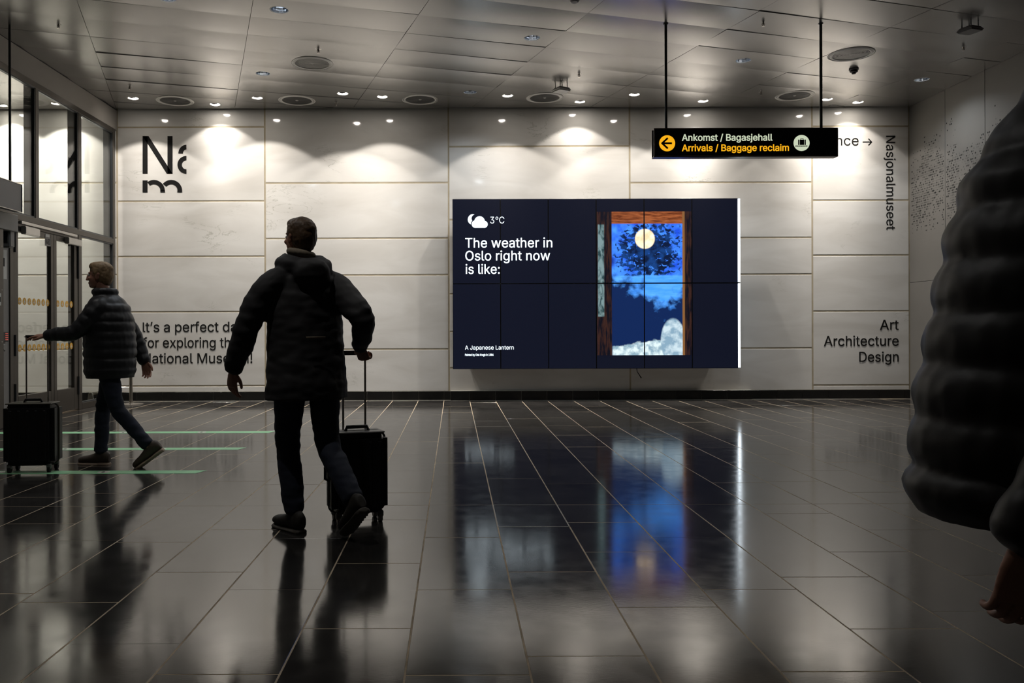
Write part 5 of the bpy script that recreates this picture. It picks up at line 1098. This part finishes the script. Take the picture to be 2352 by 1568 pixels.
def shoe(root, ankle, yaw, pitch, m_shoe, m_sole, lace, name='shoe'):
    """ankle point; foot points along +y turned by yaw, nose down by pitch"""
    T = Matrix.Translation(Vector(ankle)) @ Matrix.Rotation(yaw, 4, 'Z') @ Matrix.Rotation(pitch, 4, 'X')
    tf = lambda mb: setattr(mb, 'v', [T @ v for v in mb.v]) or mb
    mb = MB(); secs = [(-.082, .022, .050, .068), (-.070, .032, .052, .085), (-.045, .037, .055, .100), (-.012, .037, .055, .104), (.022, .038, .047, .090), (.060, .042, .038, .070), (.105, .047, .031, .056), (.150, .046, .027, .049), (.182, .036, .022, .040), (.196, .018, .016, .030)]
    rings(mb, [(Vector((0, y, -.088 + h / 2 + .018)), Vector((w, 0, 0)), Vector((0, 0, h / 2 + .004))) for y, w, _, h in secs], 18)
    s = part(name, [fused(tf(mb), .006, 2)], m_shoe, root)
    mb = MB(); rings(mb, [(Vector((0, y, -.083)), Vector((w + .005, 0, 0)), Vector((0, 0, .016 if y < .02 or y > .06 else .012))) for y, w, _, h in secs], 18)
    for k in range(9): mb.box(-.036, .036, -.07 + k * .028, -.058 + k * .028, -.100, -.088)
    part('sole', [fused(tf(mb), .0055, 1)], m_sole, s)
    mb = MB()
    for k in range(4): mb.tube([(-.024, .03 + k * .022, .004 - k * .010), (0, .032 + k * .022, .016 - k * .012), (.024, .03 + k * .022, .004 - k * .010)], .0028, 6)
    mb.tube([(0, .03, .018), (-.03, .045, .034), (-.045, .03, .030), (-.03, .018, .022), (0, .028, .018)], .0022, 6)
    tf(mb); part('lace', [(mb.v, mb.f)], lace, s)
    return s
V3 = lambda p, x, y, z: Vector(p) + Vector((x, y, z))
def tors(secs): return [(Vector((x, y, z)), Vector((w, 0, 0)), Vector((0, d, 0))) for x, y, z, w, d in secs]
def ramp(secs, n):
    out = []
    for i in range(len(secs) - 1):
        for k in range(n): out.append(tuple(a + (b - a) * k / n for a, b in zip(secs[i], secs[i + 1])))
    out.append(secs[-1]); return out
def body_mesh(J, heads, hands):
    mb = MB()
    q = (J['shL'][2] + .02) / 1.43
    rings(mb, tors([(0, J['lean'] * 0, .86, .13, .09), (0, 0, .95, .155, .11), (0, J['lean'] * .4, 1.12 * q, .13, .095), (0, J['lean'] * .7, 1.30 * q, .155, .105), (0, J['lean'] * .9, 1.39 * q, .14, .08), (0, J['lean'], 1.44 * q, .07, .055)]), 20)
    limb(mb, [((0, J['lean'], 1.41 * q), .055), (Vector(J['head']) + Vector((0, -.012, -.06)), .052)], 14, 4)
    for sd in 'LR':
        limb(mb, [(J['sh' + sd], .052), (J['el' + sd], .040), (J['wr' + sd], .025)], 12, 5)
        limb(mb, [(J['hip' + sd], .080), (J['kn' + sd], .052), (J['an' + sd], .036)], 12, 5)
    return [fused(mb, .014, 2)] + [heads] + hands
def eyes(root, T):
    for sx in (-1, 1):
        mb = MB().ell((sx * .030, .074, -.004), (.0115, .0115, .0115), 12, 8, T=T); e = part('eye', [(mb.v, mb.f)], M['eye'], root)
        mb = MB().ell((sx * .030, .0845, -.004), (.005, .002, .005), 10, 6, T=T); part('iris', [(mb.v, mb.f)], M['ink'], e)

# --- person A: back view, walking away to the left with a cabin suitcase
A = thing('person', 'person seen from behind in a black hooded jacket and dark jeans, walking away', 'person', (-.83, 4.72, 0), R(35))
J = dict(lean=.06, head=(0.0, .095, 1.655), hipL=(-.095, .0, .92), knL=(-.09, .07, .50), anL=(-.085, -.01, .092), hipR=(.095, 0, .92), knR=(.09, -.07, .49), anR=(.08, -.40, .205),
         shL=(-.185, .03, 1.41), elL=(-.325, .08, 1.13), wrL=(-.37, .17, .90), shR=(.185, .03, 1.41), elR=(.235, -.22, 1.175), wrR=(.31, -.05, 1.03))
h, T = head(J['head'], R(14), R(6))
hl = hand(J['wrL'], (-.03, .10, -1), (.9, .3, 0), 1, .32); hr = hand(J['wrR'], (.25, .12, -.55), (.5, .3, .55), -1, .62, True)
part('body', body_mesh(J, h, [hl, hr]), M['skin'], A); eyes(A, T)
part('hair', [hair_mesh(T)], M['hairA'], A)
mb = MB(); secs = ramp([(0, .0, .735, .245, .165), (0, 0, .82, .24, .165), (0, .015, 1.0, .225, .155), (0, .03, 1.18, .222, .152), (0, .045, 1.32, .226, .145), (0, .05, 1.41, .205, .125), (0, .055, 1.465, .14, .10), (0, .065, 1.50, .09, .085)], 3)
rings(mb, tors(secs), 28)
limb(mb, [((-.09, .05, 1.415), .062), (V3(J['shL'], .0, .0, -.025), .080), (Vector(J['shL']).lerp(Vector(J['elL']), .5) + Vector((-.015, 0, 0)), .080), (J['elL'], .070), (Vector(J['elL']).lerp(Vector(J['wrL']), .55), .063), (Vector(J['wrL']) + Vector((0, 0, .01)), .054)], 16, 5)
limb(mb, [((.09, .05, 1.415), .062), (V3(J['shR'], .0, .0, -.025), .080), (Vector(J['shR']).lerp(Vector(J['elR']), .5), .080), (J['elR'], .070), (J['wrR'], .050)], 16, 5)
# hood lying in folds round the neck
for k, (rr_, zz, rad) in enumerate(((.125, 1.495, .048), (.105, 1.525, .036))):
    pts = []
    for i in range(13):
        a_ = R(200 + 140 * i / 12 - 0) if False else R(-215 + 250 * i / 12); ca, sa = math.cos(a_), math.sin(a_)
        pts.append((Vector((rr_ * ca, .055 + rr_ * .85 * sa, zz + .02 * sa + (.0 if sa > 0 else .012 * sa))), rad * (1 if sa < .2 else .75)))
    limb(mb, pts, 12, 2)
mb.ell((0, -.065, 1.44), (.115, .06, .085), 18, 12)
wr = lambda p: .0065 * fbm(Vector((p.x * .9, p.y, p.z * 1.6)), 9, 3) + .004 * noise.noise(Vector((p.x * 14, p.y * 9, p.z * 30)))
j = part('jacket', [fused(mb, .010, 2, wr)], M['jacketA'], A)
mb = MB(); mb.box(-.08, .035, -.163, -.158, 1.078, 1.088); o = part('reflective_strip', [(mb.v, mb.f)], M['scarf'], j)
mb = MB(); pts = [(Vector((.064 * math.cos(R(a_)), .078 + .064 * math.sin(R(a_)), 1.562 + .012 * math.cos(R(a_ - 150)))), .021) for a_ in range(0, 361, 24)]
limb(mb, pts, 10, 1, close=False); part('collar', [fused(mb, .006, 2)], M['scarf'], A)
def trousers(root, J, name, m_, w=1.0, cuff=.058, seed=1, pel=.150):
    mb = MB(); rings(mb, tors([(0, 0, .80, pel, .115), (0, 0, .88, pel + .012, .125), (0, 0, 1.0, pel, .115), (0, .0, 1.03, pel - .01, .11)]), 22)
    for sd in 'LR':
        hp, kn, an = Vector(J['hip' + sd]), Vector(J['kn' + sd]), Vector(J['an' + sd])
        up = (kn - an).normalized() * .03
        limb(mb, [(hp + Vector((0, 0, .0)), .098 * w), (hp.lerp(kn, .45), .088 * w), (kn, .070 * w), (kn.lerp(an, .5), .066 * w), (an + up * .9, cuff)], 16, 6)
    wk = lambda p: .004 * fbm(Vector((p.x, p.y, p.z * 2.2)), 9, seed) + .0035 * noise.noise(Vector((p.x * 10, p.y * 10, p.z * 34))) * (1.6 if p.z < .35 or .42 < p.z < .6 else .6)
    part(name, [fused(mb, .010, 2, wk)], m_, root)
trousers(A, J, 'jeans', M['denim'])
shoe(A, J['anL'], R(8), 0, M['shoeA'], M['soleA'], M['black']); shoe(A, J['anR'], R(0), R(-38), M['shoeA'], M['soleA'], M['black'])

def suitcase(label, loc, rz, w, d, h, rod_top, m_shell, m_edge, m_wheel, ribs=5, grip_w=.20):
    t = thing('suitcase', label, 'suitcase', loc, rz); z0 = .055
    MB().cbox(-w / 2, w / 2, -d / 2, d / 2, z0, z0 + h, .035).build('shell', m_shell, t, smooth=True, off=(0, 0, 0))
    m_ = MB()
    for sy in (-1, 1):
        for k in range(ribs): x = -w / 2 + w * (k + 1) / (ribs + 1); m_.cbox(x - .010, x + .010, sy * d / 2 - .004, sy * d / 2 + .004, z0 + .05, z0 + h - .05, .004)
    for k in range(0): pass
    m_.build('rib', m_shell, t, off=(0, 0, 0))['kind'] = 'stuff'
    e = MB(); r_ = .022
    for (a, b) in (((-w / 2 - .002, z0 + .04), (-w / 2 - .002, z0 + h - .04)),): pass
    loop = []
    for cx_, cz_, a0 in ((w / 2 - .05, z0 + h - .05, 0), (-w / 2 + .05, z0 + h - .05, 90), (-w / 2 + .05, z0 + .05, 180), (w / 2 - .05, z0 + .05, 270)):
        for k in range(5): a_ = R(a0 + 22.5 * k); loop.append((cx_ + .052 * math.cos(a_), 0, cz_ + .052 * math.sin(a_)))
    loop.append(loop[0]); e.tube(loop, .007, 8, cap=False); e.build('zip', m_edge, t, smooth=True, off=(0, 0, 0))
    MB().cbox(-w / 2 + .02, w / 2 - .02, -d / 2 + .015, d / 2 - .015, z0 + h - .004, z0 + h + .006, .004).build('top_plate', m_edge, t, off=(0, 0, 0))
    MB().tube([(-.07, 0, z0 + h), (-.06, 0, z0 + h + .028), (.06, 0, z0 + h + .028), (.07, 0, z0 + h)], .011, 10).build('carry_handle', M['black'], t, smooth=True, off=(0, 0, 0))
    MB().tube([(-w / 2 + .004, 0, z0 + h * .4), (-w / 2 - .022, 0, z0 + h * .43), (-w / 2 - .022, 0, z0 + h * .57), (-w / 2 + .004, 0, z0 + h * .6)], .009, 8).build('side_handle', M['black'], t, smooth=True, off=(0, 0, 0))
    hd = MB(); yb = d / 2 - .035
    for sx in (-1, 1): hd.tube([(sx * grip_w * .42, yb, z0 + h - .01), (sx * grip_w * .42, yb, rod_top)], .0065, 10)
    hd.build('telescopic_rod', M['steel'], t, smooth=True, off=(0, 0, 0))
    MB().cbox(-grip_w / 2, grip_w / 2, yb - .014, yb + .014, rod_top - .012, rod_top + .016, .010).build('grip', M['black'], t, smooth=True, off=(0, 0, 0))
    for sx in (-1, 1):
        for sy in (-1, 1):
            x, y = sx * (w / 2 - .045), sy * (d / 2 - .04)
            wh = MB().tube([(x - .011, y, .024), (x + .011, y, .024)], .024, 18).build('wheel', m_wheel, t, smooth=True, off=(0, 0, 0))
            MB().cbox(x - .018, x + .018, y - .016, y + .016, .030, z0 + .012, .005).build('wheel_housing', M['grey'], wh, off=(0, 0, 0))
    return t
suitcase('black upright cabin suitcase with pale wheels, pulled by the hooded walker', (-.575, 4.93, 0), R(20), .335, .205, .47, .985, M['shell'], M['grey'], M['palewheel'], grip_w=.16)

# --- person B: profile, reaching left towards the door
B = thing('person', 'person with sandy hair in a dark quilted puffer jacket, reaching towards the glass door', 'person', (-2.86, 6.95, 0), R(88))
J = dict(lean=.03, head=(0.0, .085, 1.585), hipL=(-.085, .0, .86), knL=(-.085, .0 - .10, .48), anL=(-.08, -.36, .17), hipR=(.085, 0, .86), knR=(.085, .10, .475), anR=(.08, .12, .088),
         shL=(-.17, .03, 1.33), elL=(-.24, .17, 1.12), wrL=(-.21, .42, 1.085), shR=(.17, .02, 1.33), elR=(.25, -.10, 1.07), wrR=(.24, -.19, .86))
h, T = head(J['head'], R(5), R(2))
hl = hand(J['wrL'], (0, 1, .0), (.2, 0, -1), 1, .22); hr = hand(J['wrR'], (0, -.25, -1), (-1, 0, 0), -1, .35)
part('body', body_mesh(J, h, [hl, hr]), M['skin'], B); eyes(B, T)
part('hair', [hair_mesh(T)], M['hairB'], B)
puff = lambda pitch, amp, ph=0: (lambda s: 1 + amp * (abs(math.sin(math.pi * (s + ph) / pitch)) ** .55 - .6))
def puffer(root, name, secs, arms, m_, pitch, amp, voxel=.008, extra=None):
    mb = MB(); f = puff(pitch, amp); S_ = []
    for x, y, z, w, d in ramp(secs, 10): S_.append((x, y, z, w * f(z), d * (1 + (f(z) - 1) * 1.3)))
    rings(mb, tors(S_), 30)
    for pts in arms: limb(mb, pts, 16, 16, puff(pitch * .95, amp * 2.2))
    if extra: extra(mb)
    return part(name, [fused(mb, voxel, 1, lambda p: .0035 * fbm(p, 14, 2))], m_, root)
V = Vector
puffer(B, 'puffer_jacket', [(0, .0, .735, .20, .185), (0, 0, .80, .215, .20), (0, 0, 1.0, .215, .205), (0, .01, 1.2, .215, .195), (0, .02, 1.33, .20, .165), (0, .025, 1.39, .14, .12), (0, .03, 1.43, .085, .085)],
       [[((-.07, .03, 1.345), .055), (V3(J['shL'], 0, 0, -.02), .074), (J['elL'], .064), (V(J['elL']).lerp(V(J['wrL']), .6), .056), (J['wrL'], .046)], [((.07, .03, 1.345), .055), (V3(J['shR'], 0, 0, -.02), .076), (J['elR'], .068), (J['wrR'], .050)]], M['puffB'], .075, .055,
       extra=lambda mb: limb(mb, [(V((.075 * math.cos(R(a_)), .04 + .075 * math.sin(R(a_)), 1.445)), .034) for a_ in range(0, 361, 30)], 10, 1, close=False))
trousers(B, J, 'jeans', M['denim'], .88, .055, 5, .135)
shoe(B, J['anR'], R(-6), 0, M['shoeB'], M['soleB'], M['black']); shoe(B, J['anL'], R(4), R(-36), M['shoeB'], M['soleB'], M['black'])
q = PF(68, 1084)
suitcase('black suitcase with an olive rim rolling ahead of the sandy haired person', (q.x, q.y + .06, 0), R(6), .39, .24, .49, 1.075, M['shell'], M['oliveshell'], M['rubber'], grip_w=.2)

# --- person C: close to the camera at the right edge
Cc = thing('person', 'close person at the right edge in a brown black puffer jacket, head out of frame', 'person', (1.33, 1.66, 0), R(84))
J = dict(lean=.05, head=(0, .05, 1.70), hipL=(-.095, 0, .93), knL=(-.09, .07, .50), anL=(-.085, .0, .09), hipR=(.095, 0, .93), knR=(.09, -.08, .49), anR=(.085, -.36, .18),
         shL=(-.20, .0, 1.42), elL=(-.27, .16, 1.05), wrL=(-.25, .32, .735), shR=(.20, .0, 1.42), elR=(.27, -.05, 1.12), wrR=(.26, .0, .85))
h, T = head(J['head'], R(-10), 0)
hl = hand(J['wrL'], (.05, .12, -1), (1, 0, 0), 1, .4); hr = hand(J['wrR'], (0, .2, -1), (-1, 0, 0), -1, .35)
part('body', body_mesh(J, h, [hl, hr]), M['skin'], Cc); eyes(Cc, T); part('hair', [hair_mesh(T)], M['hairA'], Cc)
puffer(Cc, 'puffer_jacket', [(0, .13, .74, .225, .25), (0, .13, .80, .24, .265), (0, .12, 1.0, .235, .255), (0, .10, 1.15, .235, .245), (0, .085, 1.3, .23, .23), (0, .07, 1.42, .205, .215), (0, .06, 1.50, .16, .18), (0, .05, 1.58, .12, .14), (0, .045, 1.63, .09, .11)],
       [[((-.07, .03, 1.43), .06), (V3(J['shL'], 0, 0, -.02), .080), (J['elL'], .075), (V(J['wrL']) + V((0, 0, .02)), .060)], [((.07, .03, 1.43), .06), (V3(J['shR'], 0, 0, -.02), .080), (J['elR'], .073), (J['wrR'], .058)]], M['puffC'], .105, .07, .009,
       extra=lambda mb: limb(mb, [(V((.085 * math.cos(R(a_)), .04 + .085 * math.sin(R(a_)), 1.60)), .032) for a_ in range(0, 361, 30)], 10, 1, close=False))
trousers(Cc, J, 'trousers', M['denim'], .95, .058, 8)
shoe(Cc, J['anL'], 0, 0, M['shoeA'], M['soleA'], M['black']); shoe(Cc, J['anR'], 0, R(-34), M['shoeA'], M['soleA'], M['black'])
